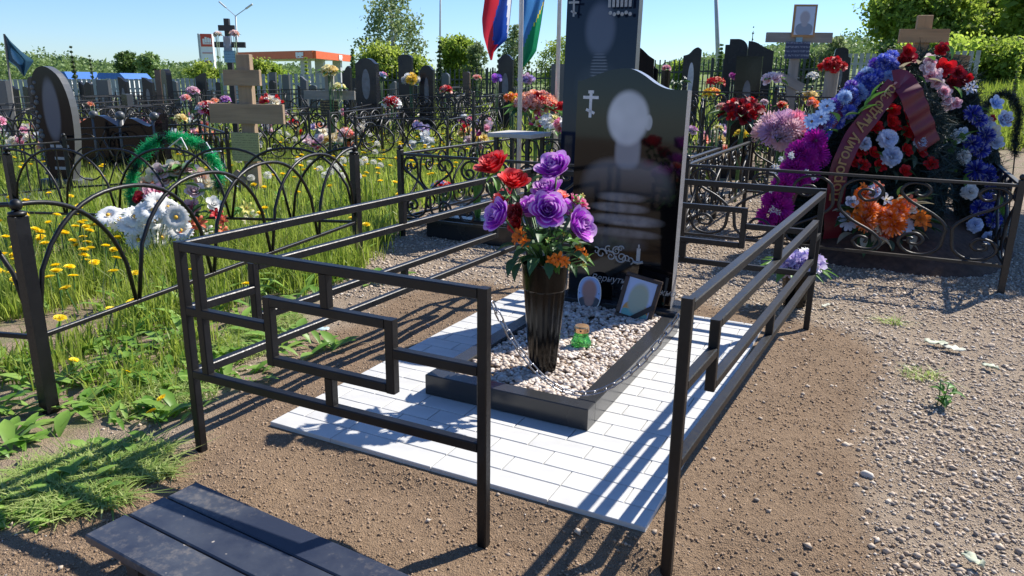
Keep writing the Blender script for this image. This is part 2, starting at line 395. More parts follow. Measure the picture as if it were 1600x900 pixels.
def inpave(x,y,mg=.0):
    lx=(x-OX)*math.cos(TH)+(y-OY)*math.sin(TH); ly=-(x-OX)*math.sin(TH)+(y-OY)*math.cos(TH)
    return (lx>.068-mg)&(lx<1.294+mg)&(ly>.206-mg)&(ly<1.981+mg)
# clods on the raked soil
n=330000; X=NR.uniform(-1.6,2.6,n); Y=.95+NR.uniform(0,1,n)**1.2*3.4
k=(NR.uniform(0,1,n)<soilw(X,Y)*np.clip(2.3-Y*.4,.35,1)*(.45+.9*fbm(X*3,Y*3)))&~inpave(X,Y,.016)&visible(X,Y); X,Y=X[k],Y[k]
S=.0012+.0045*NR.uniform(0,1,len(X))**9
stones('soil_clods',X,Y,gzs(X,Y)+S*.15,S,M['clod'],IC0,.85,.3,'loose brown soil crumbs raked round the paved grave',None,False)
# path gravel: right side, behind the grave
n=520000; X=NR.uniform(-1.3,4.6,n); Y=.9+NR.uniform(0,1,n)**1.3*7
gwx=grassw(X,Y); sx_=soilw(X,Y)
den=(1-gwx)*(1-.97*sx_)*np.clip(1.5-Y*.17,.12,1)*(.15+1.5*fbm(X*2.2+4,Y*2.2))*np.where((X<-.2)&(Y<3.6),.10,1)
k=(NR.uniform(0,1,n)<den)&~inpave(X,Y,.01)&visible(X,Y); X,Y=X[k],Y[k]
S=(.0027+.0085*NR.uniform(0,1,len(X))**7)*np.clip(.85+Y*.06,1,1.4)
stones('path_gravel',X,Y,gzs(X,Y)+S*.25,S,M['gravel'],IC0,.66,.34,'grey and tan gravel on the path beside the fence',None,False)
n=700; X=NR.uniform(-1.9,3.4,n); Y=NR.uniform(.95,4.6,n); sx_=soilw(X,Y)
k=(NR.uniform(0,1,n)<.02+.3*(1-sx_)*(X>.5)+.5*((sx_>.1)&(sx_<.9)))&~inpave(X,Y,.02)&visible(X,Y); X,Y=X[k],Y[k]; S=.005+.012*NR.uniform(0,1,len(X))**4
stones('scattered_stones',X,Y,gzs(X,Y)+S*.2,S,M['gravel'],IC2,.65,.22,'larger rounded stones scattered over soil and path')
# ------------------------------------------------------------------ grass
def blades(name,X,Y,Z,Ht,Wd,mat,lean=.35,label=None,tint=None):
    n=len(X); a=NR.uniform(0,2*PI,n); dx,dy=np.cos(a),np.sin(a); b=a+NR.normal(0,.6,n)+PI/2
    L=np.abs(NR.normal(0,lean,n))*Ht; wx,wy=np.cos(b)*Wd/2,np.sin(b)*Wd/2
    P=lambda t,w:[np.stack([X+dx*L*t*t+s*wx*w,Y+dy*L*t*t+s*wy*w,Z+Ht*t*(1-.25*np.minimum(1,L/Ht)*t)],1) for s in(-1,1)]
    v=P(0,.8)+P(.5,1.)+[P(1,0)[0]]
    V=np.stack(v,1).reshape(-1,3); o=(np.arange(n)*5)[:,None]
    Fx=np.concatenate([o+np.array([[0,1,3]]),o+np.array([[0,3,2]]),o+np.array([[2,3,4]])],0)
    t=NR.uniform(0,1,n) if tint is None else tint; c=np.repeat(np.stack([t,t,t],1),5,0)
    q=ob(name,npmesh(name,V,Fx,mat,None,c)); q['kind']='stuff'
    if label:q['label']=label
    return q
M['grass']=foliage('meadow_grass',(.15,.24,.022),(.46,.53,.10),.58,.5)
M['straw']=foliage('cut_pale_grass',(.22,.37,.06),(.54,.60,.22),.45,.6)
M['weed']=foliage('broad_weed_leaves',(.12,.28,.03),(.32,.50,.10),.45,.45)
def field(n,x0,x1,y0,y1,p=1.,far=False):
    X=NR.uniform(x0,x1,n);Y=y0+NR.uniform(0,1,n)**p*(y1-y0); w=grassw(X,Y)
    k=(NR.uniform(0,1,n)<w)&visible(X,Y,.2); return X[k],Y[k]
X,Y=field(130000,-3.4,1.2,2.2,5.2); patch=fbm(X*1.7+2,Y*1.7+8); thin=sstep(2.1,3.3,Y)*.75+.25
k=(NR.uniform(0,1,len(X))<sstep(.30,.50,patch)*thin); X,Y=X[k],Y[k]
T=np.clip(NR.uniform(0,.75,len(X))+.5*(fbm(X*2,Y*2)-.4),0,1)
blades('grass',X,Y,gzs(X,Y)-.005,(.05+.20*NR.uniform(0,1,len(X))**1.6)*np.clip(.45+.25*(Y-2),.5,1.1),.004+.004*NR.uniform(0,1,len(X)),M['grass'],.45,'green grass round the arched fence',T)
X,Y=field(95000,-9,2.2,5.0,12.5); T=np.clip(NR.uniform(0,.8,len(X))+.6*(fbm(X*1.3,Y*1.3)-.4),0,1)
blades('tall_grass',X,Y,tz(X,Y)-.01,.05+.18*NR.uniform(0,1,len(X))**1.3,.008+.008*NR.uniform(0,1,len(X)),M['grass'],.35,'tall flowering meadow grass among the graves',T)
M['stalk']=foliage('dry_grass_stalks',(.26,.30,.08),(.46,.46,.20),.4,.6)
X,Y=field(5000,-8,2,3.2,12); blades('grass_stalks',X,Y,tz(X,Y)-.01,.16+.20*NR.uniform(0,1,len(X)),.0035+.003*NR.uniform(0,1,len(X)),M['stalk'],.25,'pale flowering stalks standing above the meadow grass')
X,Y=field(70000,-24,26,12,36,1.3); T=np.clip(NR.uniform(.1,.9,len(X))+.5*(fbm(X*.6,Y*.6)-.4),0,1)
blades('far_grass',X,Y,tz(X,Y)-.01,.10+.25*NR.uniform(0,1,len(X)),.02+.02*NR.uniform(0,1,len(X)),M['grass'],.4,'grass between the far rows of graves',T)
M['sungrass']=foliage('sunny_meadow_grass',(.16,.24,.02),(.33,.40,.06),.5,.5)
X,Y=field(50000,8,30,11,36,1.2); k=X/Y>.55; X,Y=X[k],Y[k]
blades('meadow_grass',X,Y,tz(X,Y)-.01,.15+.35*NR.uniform(0,1,len(X)),.02+.02*NR.uniform(0,1,len(X)),M['sungrass'],.4,'bright meadow on the slope behind the wreaths')
# cut grass heaps lying on the bare ground
def heap(px,py,rx,ry,n):
    c=gp(px,py); a=NR.uniform(0,2*PI,n); r=np.sqrt(NR.uniform(0,1,n)); return c.x+rx*r*np.cos(a),c.y+ry*r*np.sin(a),r
XX=[];YY=[];ZZ=[]
for px,py,rx,ry,n in ((415,505,.16,.22,1300),(470,440,.2,.25,1200),(365,545,.14,.16,900),(250,620,.2,.18,900),(60,790,.24,.09,2200),(150,745,.22,.07,2000),(190,715,.15,.07,1100),(500,395,.2,.3,300),(1395,505,.05,.06,60),(1440,590,.08,.06,70)):
    x,y,r=heap(px,py,rx,ry,n); XX.append(x);YY.append(y);ZZ.append(gzs(x,y)+NR.uniform(0,.016,n)*(1-r))
X=np.concatenate(XX);Y=np.concatenate(YY);Z=np.concatenate(ZZ)
blades('cut_grass',X,Y,Z,.012+.03*NR.uniform(0,1,len(X)),.003+.004*NR.uniform(0,1,len(X)),M['straw'],2.2,'freshly pulled grass lying in clumps on bare ground')
# broad-leaved weeds, low rosettes
def leafgrid(n,X,Y,Z,L,Wd,el,az,mat,name,label,tint=None):
    ts=np.array([0,.25,.55,.8,1.]);ws=np.array([.12,.7,1.,.6,.02]); V=[]
    ex=np.cos(az);ey=np.sin(az); qx,qy=-ey,ex
    for t,w in zip(ts,ws):
        d=L*t*np.cos(el*(1-.5*t)); z=L*(t*np.sin(el)-.45*t*t*np.abs(np.sin(el)))
        for s in(-1,0,1): V.append(np.stack([X+ex*d+qx*s*Wd/2*w,Y+ey*d+qy*s*Wd/2*w,Z+z+abs(s)*Wd*.18*w],1))
    V=np.stack(V,1).reshape(-1,3); o=(np.arange(n)*15)[:,None]; F=[]
    for i in range(4):
        for j in range(2): F.append(o+np.array([[i*3+j,i*3+j+1,i*3+j+4,i*3+j+3]]))
    t=NR.uniform(0,1,n) if tint is None else tint
    q=ob(name,npmesh(name,V,np.concatenate(F,0),mat,None,np.repeat(np.stack([t,t,t],1),15,0),True)); q['kind']='stuff'; q['label']=label; return q
cs=[(150,640),(190,610),(240,590),(215,660),(270,650),(120,625),(285,600),(180,570),(330,600),(320,560),(240,545),(160,545),(130,590),(355,560),(300,530),(90,760),(140,740),(40,800),(385,590),(60,560),(10,640),(450,520),(500,545),(420,545),(545,440),(600,445),(330,470),(380,440),(480,470),(70,600),(25,580),(210,520),(60,780),(110,755),(160,735),(30,810),(200,700),(90,800),(140,760),(15,700),(45,690)]
X=[];Y=[];Z=[];Lc=[];AZ=[];EL=[]
for i,(px,py) in enumerate(cs):
    c=gp(px,py)
    for j in range(16):
        X.append(c.x+NR.normal(0,.05));Y.append(c.y+NR.normal(0,.05));AZ.append(NR.uniform(0,2*PI));EL.append(NR.uniform(.15,1.1));Lc.append(NR.uniform(.05,.13)*(1 if py<700 else .7))
X=np.array(X);Y=np.array(Y);Lc=np.array(Lc)
leafgrid(len(X),X,Y,gzs(X,Y),Lc,Lc*NR.uniform(.22,.45,len(X)),np.array(EL),np.array(AZ),M['weed'],'weeds','low broad leaved weeds along the arched fence')
n=5200; X=NR.uniform(-7,1.3,n);Y=NR.uniform(3,11,n);k=(NR.uniform(0,1,n)<grassw(X,Y))&visible(X,Y,.2);X,Y=X[k],Y[k];n=len(X);Lc=NR.uniform(.08,.2,n)
leafgrid(n,X,Y,gzs(X,Y),Lc,Lc*.2,NR.uniform(.5,1.4,n),NR.uniform(0,2*PI,n),M['weed'],'dandelion_leaves','jagged dandelion leaves through the meadow grass')
# ------------------------------------------------------------------ the paved grave in front: tiles, kerb, headstone
m=NT('white_paver'); oi=m.n('ObjectInfo'); f=m.noise(9.,5); g=m.noise(350.,2)
h=m.n('HueSaturation'); m.l(m.ramp(f,[(.25,(.46,.46,.445)),(.55,(.545,.545,.53)),(.8,(.57,.57,.555))]),h.inputs['Color']); m.l(m.math('ADD',m.math('MULTIPLY',oi.outputs['Random'],.07),.95),h.inputs['Value']); m.col(h.outputs[0]); m.set(.55); m.bump(g,.12,.001); M['paver']=m.mat
M['grout']=plain('pale_joint_sand',(.33,.33,.32),.9,.12,80)
PU0,PU1,PV0,PV1=.068,1.294,.206,1.981
pav=MB().box((0,0,0),(PU1-PU0-.004,PV1-PV0-.004,.03)).build('pavement',M['grout'],None,L2((PU0+PU1)/2,(PV0+PV1)/2,PZ-.0205),rz=TH); pav['kind']='structure'
tcache={}
def tile(u0,u1,v0,v1):
    if u1-u0<.02: return
    key=(round(u1-u0,3),round(v1-v0,3))
    if key not in tcache: tcache[key]=MB().box((0,0,0),(key[0]-.0032,key[1]-.0032,.022),ch=.0015).mesh('paving_tile',M['paver'])
    o=ob('paving_tile',tcache[key],pav); o.location=((u0+u1)/2-(PU0+PU1)/2,(v0+v1)/2-(PV0+PV1)/2,.0205-.011+rnd.uniform(-.0005,.0005)); o.rotation_euler=(rnd.gauss(0,.0025),rnd.gauss(0,.0025),rnd.gauss(0,.002))
for k in range(5): tile(max(PU0,.67+.36*(k-2)),min(PU1,.67+.36*(k-1)),PV0,.289)
row=0; v=.289
while v<PV1-.02:
    v1=min(v+.0835,PV1); u=1.03-.0895*(row%2)-.179*6
    while u<PU1:
        a,b=max(u,PU0),min(u+.179,PU1)
        if b-a>.015 and not(a>.41 and b<.95 and v>.66 and v1<1.66): tile(a,b,v,v1)
        u+=.179
    v=v1; row+=1
KU0,KU1,KV0,KV1,KZ=.381,.978,.621,1.69,.104
kerb=thing('grave_kerb','grey black granite kerb round the pale pebble bed on the white pavement','grave kerb',L2((KU0+KU1)/2,KV0,PZ),TH)
kc=(KU0+KU1)/2; hw=(KU1-KU0)/2; kz=KZ-PZ; kt=.062
def slab(n,c,d,mats=M['granite_kerb'],ch=.003): return MB().box(c,d,ch=ch).build(n,mats,kerb)
slab('kerb_slab',(0,kt/2,kz/2),(2*hw,kt,kz)); 
for s in(-1,1): slab('kerb_slab',(s*(hw-kt/2),(kt+KV1-KV0)/2+.001,kz/2),(kt,KV1-KV0-kt-.002,kz-.001))
# pebbles in the bed
n=3500; u=NR.uniform(KU0+kt,KU1-kt,n); v=NR.uniform(KV0+kt,KV1+.02,n); lay=NR.uniform(0,1,n)
P=np.array([L2(a,b)[:] for a,b in zip(u,v)]); hz=.082+.012*fbm(P[:,0]*8,P[:,1]*8)+sstep(1.25,1.65,v)*.01
S=.0062+.0057*NR.uniform(0,1,n)**1.5
stones('pebbles',P[:,0],P[:,1],hz+lay*.006-.004,S,M['pebble'],IC2,.68,.10,'pale beige pebbles filling the granite kerb')
b=MB().box((0,0,0),(KU1-KU0-2*kt-.003,KV1-KV0-kt,.05)).build('bed_fill',M['clod'],kerb,(0,(KV1-KV0+kt)/2-.002,.025)); 
# headstone
def outline(pts,n=8):
    """Catmull-Rom through pts (open)"""
    o=[]
    for i in range(len(pts)-1):
        p0=pts[max(i-1,0)];p1=pts[i];p2=pts[i+1];p3=pts[min(i+2,len(pts)-1)]
        for k in range(n):
            t=k/n; o.append(tuple(.5*((2*p1[j])+(-p0[j]+p2[j])*t+(2*p0[j]-5*p1[j]+4*p2[j]-p3[j])*t*t+(-p0[j]+3*p1[j]-3*p2[j]+p3[j])*t**3) for j in range(len(p1))))
    o.append(tuple(pts[-1])); return o
SU=.685; SB=.118; SVF=1.735; LEAN=R(1.6)
hs=thing('headstone','tall polished black headstone with wave cut top and white cross, behind the vase','headstone',L2(SU,SVF,SB),TH)
def stele_mat():
    m=NT('engraved_black_granite'); g=m.noise(900.,2)
    base=(.0035,.0035,.0045)
    head=m.ell(-.005,.81,.090,.112,.3); ear=m.ell(.087,.795,.016,.032,.4); neck=m.ell(.002,.672,.056,.075,.55,3.)
    sh=m.ell(.005,.49,.205,.150,.35,2.6); fade=m.n('MapRange'); m.l(m.sep_()[2],fade.inputs[0]); fade.inputs[1].default_value=.45;fade.inputs[2].default_value=.60
    c=m.mix(m.math('MULTIPLY',sh,fade.outputs[0]),base,(.12,.12,.13))
    c=m.mix(m.math('MULTIPLY',neck,.95),c,(.24,.25,.285)); c=m.mix(ear,c,(.34,.35,.38)); 
    hf=m.noise(7.,1); c=m.mix(head,c,m.ramp(hf,[(.3,(.40,.41,.45)),(.7,(.56,.57,.61))]))
    for cx,cz,rx,rz,k in ((-.015,.472,.088,.016,.2),(-.02,.425,.105,.017,.22),(.01,.372,.135,.020,.24),(.0,.315,.135,.016,.17),(-.03,.27,.12,.03,.08)):
        c=m.mix(m.math('MULTIPLY',m.ell(cx,cz,rx*1.1,rz*1.15,.95,2.6),m.ramp(m.noise(16.,3),[(.3,(.45,)*3),(.7,(1,)*3)])),c,(k*1.05,k*1.05,k*1.12))
    m.col(c); m.set(.05,ior=1.4); return m.mat
M['stele']=stele_mat()
out=[(-.2425,0),(.2425,0),(.2425,.93)]
out+=outline([(.232,.931),(.16,.934),(.105,.955),(.05,.99),(.0,1.012),(-.05,1.014),(-.11,1.003),(-.18,.978),(-.222,.963)],6)+[(-.2425,.962)]
sb=MB().prism(out,0,.068,0,1); st=sb.build('stone_slab',[M['granite_edge'],M['stele']],hs); st.rotation_euler=(-LEAN,0,0)
MB().box((0,.03,-.045),(.565,.21,.092),ch=.003).build('plinth',M['granite_kerb'],hs,(0,.02,0))
M['engrave']=plain('engraved_grey',(.36,.37,.38),.7,.15,60)
M['engraveW']=plain('engraved_white',(.62,.63,.64),.7,.1,60)
def ocross(parent,cx,cz,h,mat,y=-.0012):
    w=h*.11; b=MB()
    for x0,z0,a,c in ((0,0,w,h),(0,h*.44,h*.22,w),(0,h*.24,h*.62,w)): b.box((cx+x0,y,cz+z0),(a,.0016+.0002*(c>a),c))
    b.bar((cx-h*.17,y,cz-h*.2),(cx+h*.17,y,cz-h*.34),.0018,w*.9,up=Vector((0,0,1)))
    return b.build('engraved_cross',mat,parent)
def on_stele(o): o.rotation_euler=(-LEAN,0,0); return o
on_stele(ocross(hs,-.178,.865,.115,M['engraveW']))
def textmesh(s,size,shear=0.,ext=.0006,bold=0.):
    cu=bpy.data.curves.new('lettering','FONT'); cu.body=s; cu.size=size; cu.shear=shear; cu.extrude=ext; cu.offset=bold; cu.align_x='LEFT'; cu.resolution_u=3
    o=bpy.data.objects.new('lettering_tmp',cu); COL.objects.link(o); bpy.context.view_layer.update()
    me=bpy.data.meshes.new_from_object(o.evaluated_get(bpy.context.evaluated_depsgraph_get())); bpy.data.objects.remove(o); bpy.data.curves.remove(cu); me.name='lettering'; me.materials.clear(); return me
def lettering(parent,s,size,x,z,y,mat,shear=.25,bold=0.,lean=True):
    me=textmesh(s,size,shear,.0006,bold); me.materials.append(mat)
    me.transform(Matrix.Translation((x,y,z))@Matrix.Rotation(PI/2,4,'X')); o=ob('lettering',me,parent)
    if lean: on_stele(o)
    return o
lettering(hs,'Вернуть нельзя,',.041,-.135,.085,-.0012,M['engrave'],.35,.0)
lettering(hs,'невозможно',.041,.008,.058,-.0012,M['engrave'],.35,.0)
# engraved angel, roses and candle at the foot: small raised line work
b=MB()
def swirl(cx,cz,r,turns,a0,th,sgn=1,n=26):
    pts=[]
    for i in range(n):
        t=i/(n-1); q=r*(1-.8*t); a=a0+sgn*turns*2*PI*t; pts.append((cx+q*math.cos(a),-.0012,cz+q*math.sin(a)))
    b.tube(pts,[th*(1-.4*i/n) for i in range(n)],4)
for cx,cz,r,t,a0,th,s in ((-.09,.212,.026,1.1,0,.004,1),(-.045,.205,.022,1.3,2,.004,-1),(-.02,.232,.02,1.6,1,.003,1),(.005,.205,.026,1.5,3,.004,1),(.03,.20,.02,1.2,4,.003,-1),(-.06,.235,.016,1.,1,.003,1),(.0,.244,.014,1.3,0,.003,1),(.045,.196,.018,1.,5,.003,1),(-.115,.222,.018,.9,2,.003,-1)): swirl(cx,cz,r,t,a0,th,s)
b.box((.082,-.0012,.225),(.017,.002,.058)).ball((.082,-.0012,.263),.006,sq=(.7,.2,1.6)); b.tube([(.06,-.0012,.192),(.08,-.0012,.187),(.105,-.0012,.195)],.006,4)
on_stele(b.build('engraved_roses',M['engraveW'] if 0 else M['engrave'],hs))
# ------------------------------------------------------------------ fence panels with a stepped rectangle in each
fence=thing('grave_fence','low black square tube fence with stepped rectangles round the white paved grave','grave fence',(0,0,0))
FL=L2(0,0);FM=L2(.953,.003);FR=L2(1.365,.15);BR=L2(1.461,2.124);BL=L2(.05,2.124)
T=.025; ZT=.6285; ZA=.53-.0; ZB=.354; ZM=.446; ZL=.256
def pp(n,a,b,w=T,mat=M['paint']): return MB().bar(a,b,w,ch=.0025).build(n,mat,fence)
def panel(A,B,t0,t1,ts,dz=0.,bars=()):
    e=(B-A); L=e.length; e=e/L
    q=lambda t,z: A+e*t+Vector((0,0,z+dz))
    h=T/2
    pp('rail',q(h,ZT),q(L-h,ZT)); pp('rail',q(h,ZL),q(L-h,ZL))
    pp('rail',q(t0+h,ZA-h),q(t1-h,ZA-h),T); pp('rail',q(t0+h,ZB),q(t1-h,ZB),T)
    pp('upright',q(t0,ZB-h),q(t0,ZA)); pp('upright',q(t1,ZB-h),q(t1,ZA))
    pp('upright',q(ts,ZA+.0005),q(ts,ZT-h)); pp('upright',q(ts,ZL+h),q(ts,ZB-h))
    pp('rail',q(h,ZM),q(t0-h,ZM)); pp('rail',q(t1+h,ZM),q(L-h,ZM))
    for t in bars: pp('upright',q(t,ZL+h),q(t,ZT-h))
def post(P): 
    z=gz1(P.x,P.y); o=pp('post',Vector((P.x,P.y,-.15)),Vector((P.x,P.y,ZT+T/2+.001))); return o
for P in (FL,FM,FR,BR,BL): post(P)
panel(FL,FM,.314,.70,.507,0,(.062,)); panel(FR,BR,.262,1.85,1.02,-.008); panel(FL,BL,.25,1.76,1.02); panel(BL,BR,.31,1.09,.70)
pp('upright',BL+(BR-BL).normalized()*.82+Vector((0,0,ZL+T/2)),BL+(BR-BL).normalized()*.82+Vector((0,0,ZB-T/2)))
# ------------------------------------------------------------------ chain across the gateway
ch=thing('gate_chain','thin steel chain sagging across the open side of the black fence','chain',(FM.x,FM.y,.60))
M['steel']=plain('dull_zinc_steel',(.33,.33,.35),.35,.3,90,.9)
c0=Vector((FM.x+.017,FM.y+.012,.605)); c1=Vector((FR.x-.018,FR.y+.004,.6)); N=33
pts=[]
for i in range(200):
    t=i/199; p=c0.lerp(c1,t); p.z-=.215*(1-(2*t-1)**2) ; p.y+=.035*math.sin(PI*t); pts.append(p)
cum=[0]
for i in range(1,200): cum.append(cum[-1]+(pts[i]-pts[i-1]).length)
def arc(s):
    j=min(198,max(0,int(np.searchsorted(cum,s))-1)); f=(s-cum[j])/max(1e-9,cum[j+1]-cum[j]); return pts[j].lerp(pts[j+1],f)
lp=[]
for i in range(18):
    a=2*PI*i/18; x=.0062*math.cos(a); y=.0062*math.sin(a)+(.0085 if math.sin(a)>0 else -.0085); lp.append((x,0,y))
lm=MB().tube(lp,.0019,6,closed=True).mesh('chain_link',M['steel'],True)
NL=int(cum[-1]/.0245)
for i in range(NL):
    s=(i+.5)*cum[-1]/NL; p=arc(s); d=(arc(s+.004)-arc(s-.004)).normalized(); q=d.to_track_quat('Z','Y').to_matrix()@Matrix.Rotation(.5+PI/2*(i%2),3,'Z')
    ob('chain_link',lm,ch,p-ch.location,q.to_euler())
# ------------------------------------------------------------------ vase
M['vase']=plain('glossy_dark_brown_plastic',(.003,.003,.003),.16,.3,8,ior=1.36)
VB=Vector((.113,2.475,.085)); vz=thing('flower_vase','tall dark tapered plastic vase of purple and red roses standing in the pebbles','vase',VB)
vb=MB(); n=24
prof=[(.040,-.02),(.046,0),(.050,.03),(.073,.30),(.0735,.303),(.076,.306),(.081,.392),(.083,.394),(.083,.398),(.077,.398),(.070,.33)]
vs=[];
for r,z in prof:
    for k in range(n*2):
        a=2*PI*k/(n*2); rr=r*(1-(.055 if k%4==0 else .0)*(z<.301)-( .0)); vs.append((rr*math.cos(a),rr*math.sin(a),z))
fs=[]
for i in range(len(prof)-1):
    for k in range(2*n): l=(k+1)%(2*n); fs.append((i*2*n+k,i*2*n+l,(i+1)*2*n+l,(i+1)*2*n+k))
vb.add(vs,fs); vb.add([v for v in vs[:2*n]],[tuple(range(2*n-1,-1,-1))]); vb.build('vase_body',M['vase'],vz)
MB().lathe([(.001,.36),(.0735,.361)],20,cap=False).build('soil_fill',M['clod'],vz)
# ------------------------------------------------------------------ flowers (unit size, facing +Z)
def petal_grid(b,az,r0,W,Hh,cup,flare,ns=5,nt=4,base=.06,rimm=0,tw=0.,wave=0.):
    """one petal rising from the base, curling outward at its lip"""
    V=[]
    for j in range(nt+1):
        t=j/nt; w=W*(math.sin(PI*(.18+.62*t))); rr=base+(r0-base)*t**.55+flare*t**4
        z=Hh*(t-.18*flare/max(.1,r0)*t**5*2.)
        for i in range(ns+1):
            s=2*i/ns-1; a=az+s*w+tw*t; q=rr*(1-cup*(s*s)*.25*t)+wave*math.sin(3*s+az*5)*t**3
            V.append((q*math.cos(a),q*math.sin(a),z-Hh*.13*abs(s)**3*t))
    F=[];m=[]
    o=len(b.v)
    for j in range(nt):
        for i in range(ns):
            b.f.append(tuple(o+x for x in (j*(ns+1)+i,j*(ns+1)+i+1,(j+1)*(ns+1)+i+1,(j+1)*(ns+1)+i))); b.m.append(rimm if j==nt-1 else 0)
    b.v.extend(V)
def rose_mesh(name,mats,hi=True,seed=0):
    r=random.Random(seed); b=MB(); lay=[(.13,.92,1.5,3,.0),(.25,1.0,1.05,4,.0),(.38,1.02,.95,4,.03),(.53,.98,.85,5,.06),(.69,.90,.76,5,.11),(.86,.76,.70,6,.15)] if hi else [(.25,.8,1.2,3,.0),(.5,.75,.9,4,.12),(.8,.55,.8,5,.24)]
    for k,(r0,hh,w,n,fl) in enumerate(lay):
        for i in range(n):
            rj=r0*r.uniform(.94,1.06); petal_grid(b,2*PI*(i+r.uniform(-.12,.12))/n+k*.7,rj,w,hh*r.uniform(.95,1.06),.5,fl*r.uniform(.7,1.3),6 if hi else 3,6 if hi else 3,.06,1,r.uniform(-.15,.15),.03 if k>1 else 0)
    # sepal cup below
    o=len(b.v); b.lathe([(.04,-.12),(.2,-.02),(.3,.12)],8,m=2,cap=False)
    b.v=[(x,y,z-.42) for x,y,z in b.v]
    return b.mesh(name,mats,True)
def daisy_mesh(name,mats,n=19,rows=2,w=.115):
    b=MB()
    for q in range(rows):
        for i in range(n):
            a=2*PI*(i+.5*q)/n+rnd.uniform(-.05,.05); L=1-.12*q+rnd.uniform(-.06,.06); dz=.06+.10*q; ca,sa=math.cos(a),math.sin(a); vs=[]
            for t,ww,z in((.15,.5,0),(.55,1.,.10+dz),(.9,.8,.06+dz),(1.,.25,.0+dz)):
                for s in(-1,1): vs.append((L*t*ca-sa*s*w*ww,L*t*sa+ca*s*w*ww,z))
            b.add(vs,[(0,1,3,2),(2,3,5,4),(4,5,7,6)])
    b.ball((0,0,.19),.17,1,8,4,(1,1,.6)); return b.mesh(name,mats,True)
def pom_mesh(name,mats,n=90,seed=1,narrow=.13):
    r=random.Random(seed); b=MB()
    for i in range(n):
        z=1-1.45*(i+.5)/n; ph=i*2.39996; q=math.sqrt(max(0,1-z*z)); d=Vector((q*math.cos(ph),q*math.sin(ph),z)).normalized()
        L=r.uniform(.85,1.05); s=d.cross(Vector((0,0,1)));s=(s if s.length>.05 else Vector((1,0,0))).normalized()*narrow*r.uniform(.8,1.2); u=s.cross(d).normalized()
        p0=d*.25;p1=d*L*.75+u*.06;p2=d*L+u*.18*r.uniform(-.3,1)
        b.add([p0-s*.5,p0+s*.5,p1+s,p1-s,p2+s*.7,p2-s*.7],[(0,1,2,3),(3,2,4,5)],0 if r.random()<.7 else min(1,len(mats)-1))
    return b.mesh(name,mats,True)
def lily_mesh(name,mats,n=6):
    b=MB()
    for i in range(n):
        a=2*PI*i/n; ca,sa=math.cos(a),math.sin(a); vs=[]
        for r,z,w in((.05,-.5,.06),(.25,-.1,.16),(.6,.2,.26),(.95,.2,.16),(1.1,.05,.02)):
            for s in(-1,0,1): vs.append((r*ca-sa*s*w,r*sa+ca*s*w,z+abs(s)*.06))
        b.add(vs,[(3*j+k,3*j+k+1,3*j+k+4,3*j+k+3) for j in range(4) for k in range(2)])
    b.ball((0,0,.0),.13,1,6,4,(1,1,2)); return b.mesh(name,mats,True)
def bud_mesh(name,mats):
    b=MB()
    for i in range(5): petal_grid(b,2*PI*i/5,.42,.85,1.3,.4,-.1,4,4,.12,0)
    b.v=[(x,y,z-.5) for x,y,z in b.v]; return b.mesh(name,mats,True)
def leaf_mesh(name,mat,w=.42,curl=.35,teeth=0.):
    b=MB(); vs=[];nt=7
    for j in range(nt+1):
        t=j/nt; ww=w*math.sin(PI*min(1,t**.8*.97+.03))*(1+teeth*(j%2)); 
        for s in(-1,-.5,0,.5,1): vs.append((t,s*ww/2,curl*(t-1.3*t*t)*.9+abs(s)*ww*.28-(.02 if abs(s)==.5 else 0)))
    b.add(vs,[(5*j+k,5*j+k+5,5*j+k+6,5*j+k+1) for j in range(nt) for k in range(4)]); return b.mesh(name,mat,True)
LEAF={k:leaf_mesh('leaf',M[m],w,c,t) for k,m,w,c,t in (('D','leafD',.5,.35,0),('L','leafL',.45,.3,0),('B','leafB',.42,.3,0),('P','leafP',.4,.3,0),('T','leafD',.5,.3,.22),('G','leafL',.14,.3,0))}
CLR=dict(purple=(.56,.085,.70),violet=(.16,.06,.50),lilac=(.46,.34,.68),red=(.62,.012,.018),darkred=(.25,.008,.018),crimson=(.42,.01,.03),pink=(.80,.28,.42),palepink=(.82,.55,.60),hot=(.75,.06,.28),magenta=(.46,.012,.34),orange=(.90,.22,.015),coral=(.85,.20,.10),yellow=(.85,.60,.03),lemon=(.80,.72,.18),white=(.82,.82,.80),cream=(.80,.72,.52),blue=(.10,.14,.60),sky=(.36,.52,.80),royal=(.035,.05,.42),peach=(.80,.42,.25),mauve=(.62,.38,.55),silver=(.55,.62,.78))
def cm(c,rim=False):
    v=CLR[c]
    if rim: v=tuple(x+(1-x)*(.07 if c in('red','darkred','crimson') else .34) for x in v)
    return petal('petal_'+c+('_rim' if rim else ''),v,.3)
M['eye']=plain('yellow_flower_eye',(.75,.42,.04),.8,.3,60); M['eyeD']=plain('brown_flower_eye',(.22,.10,.05),.8,.3,60)
_fl={}
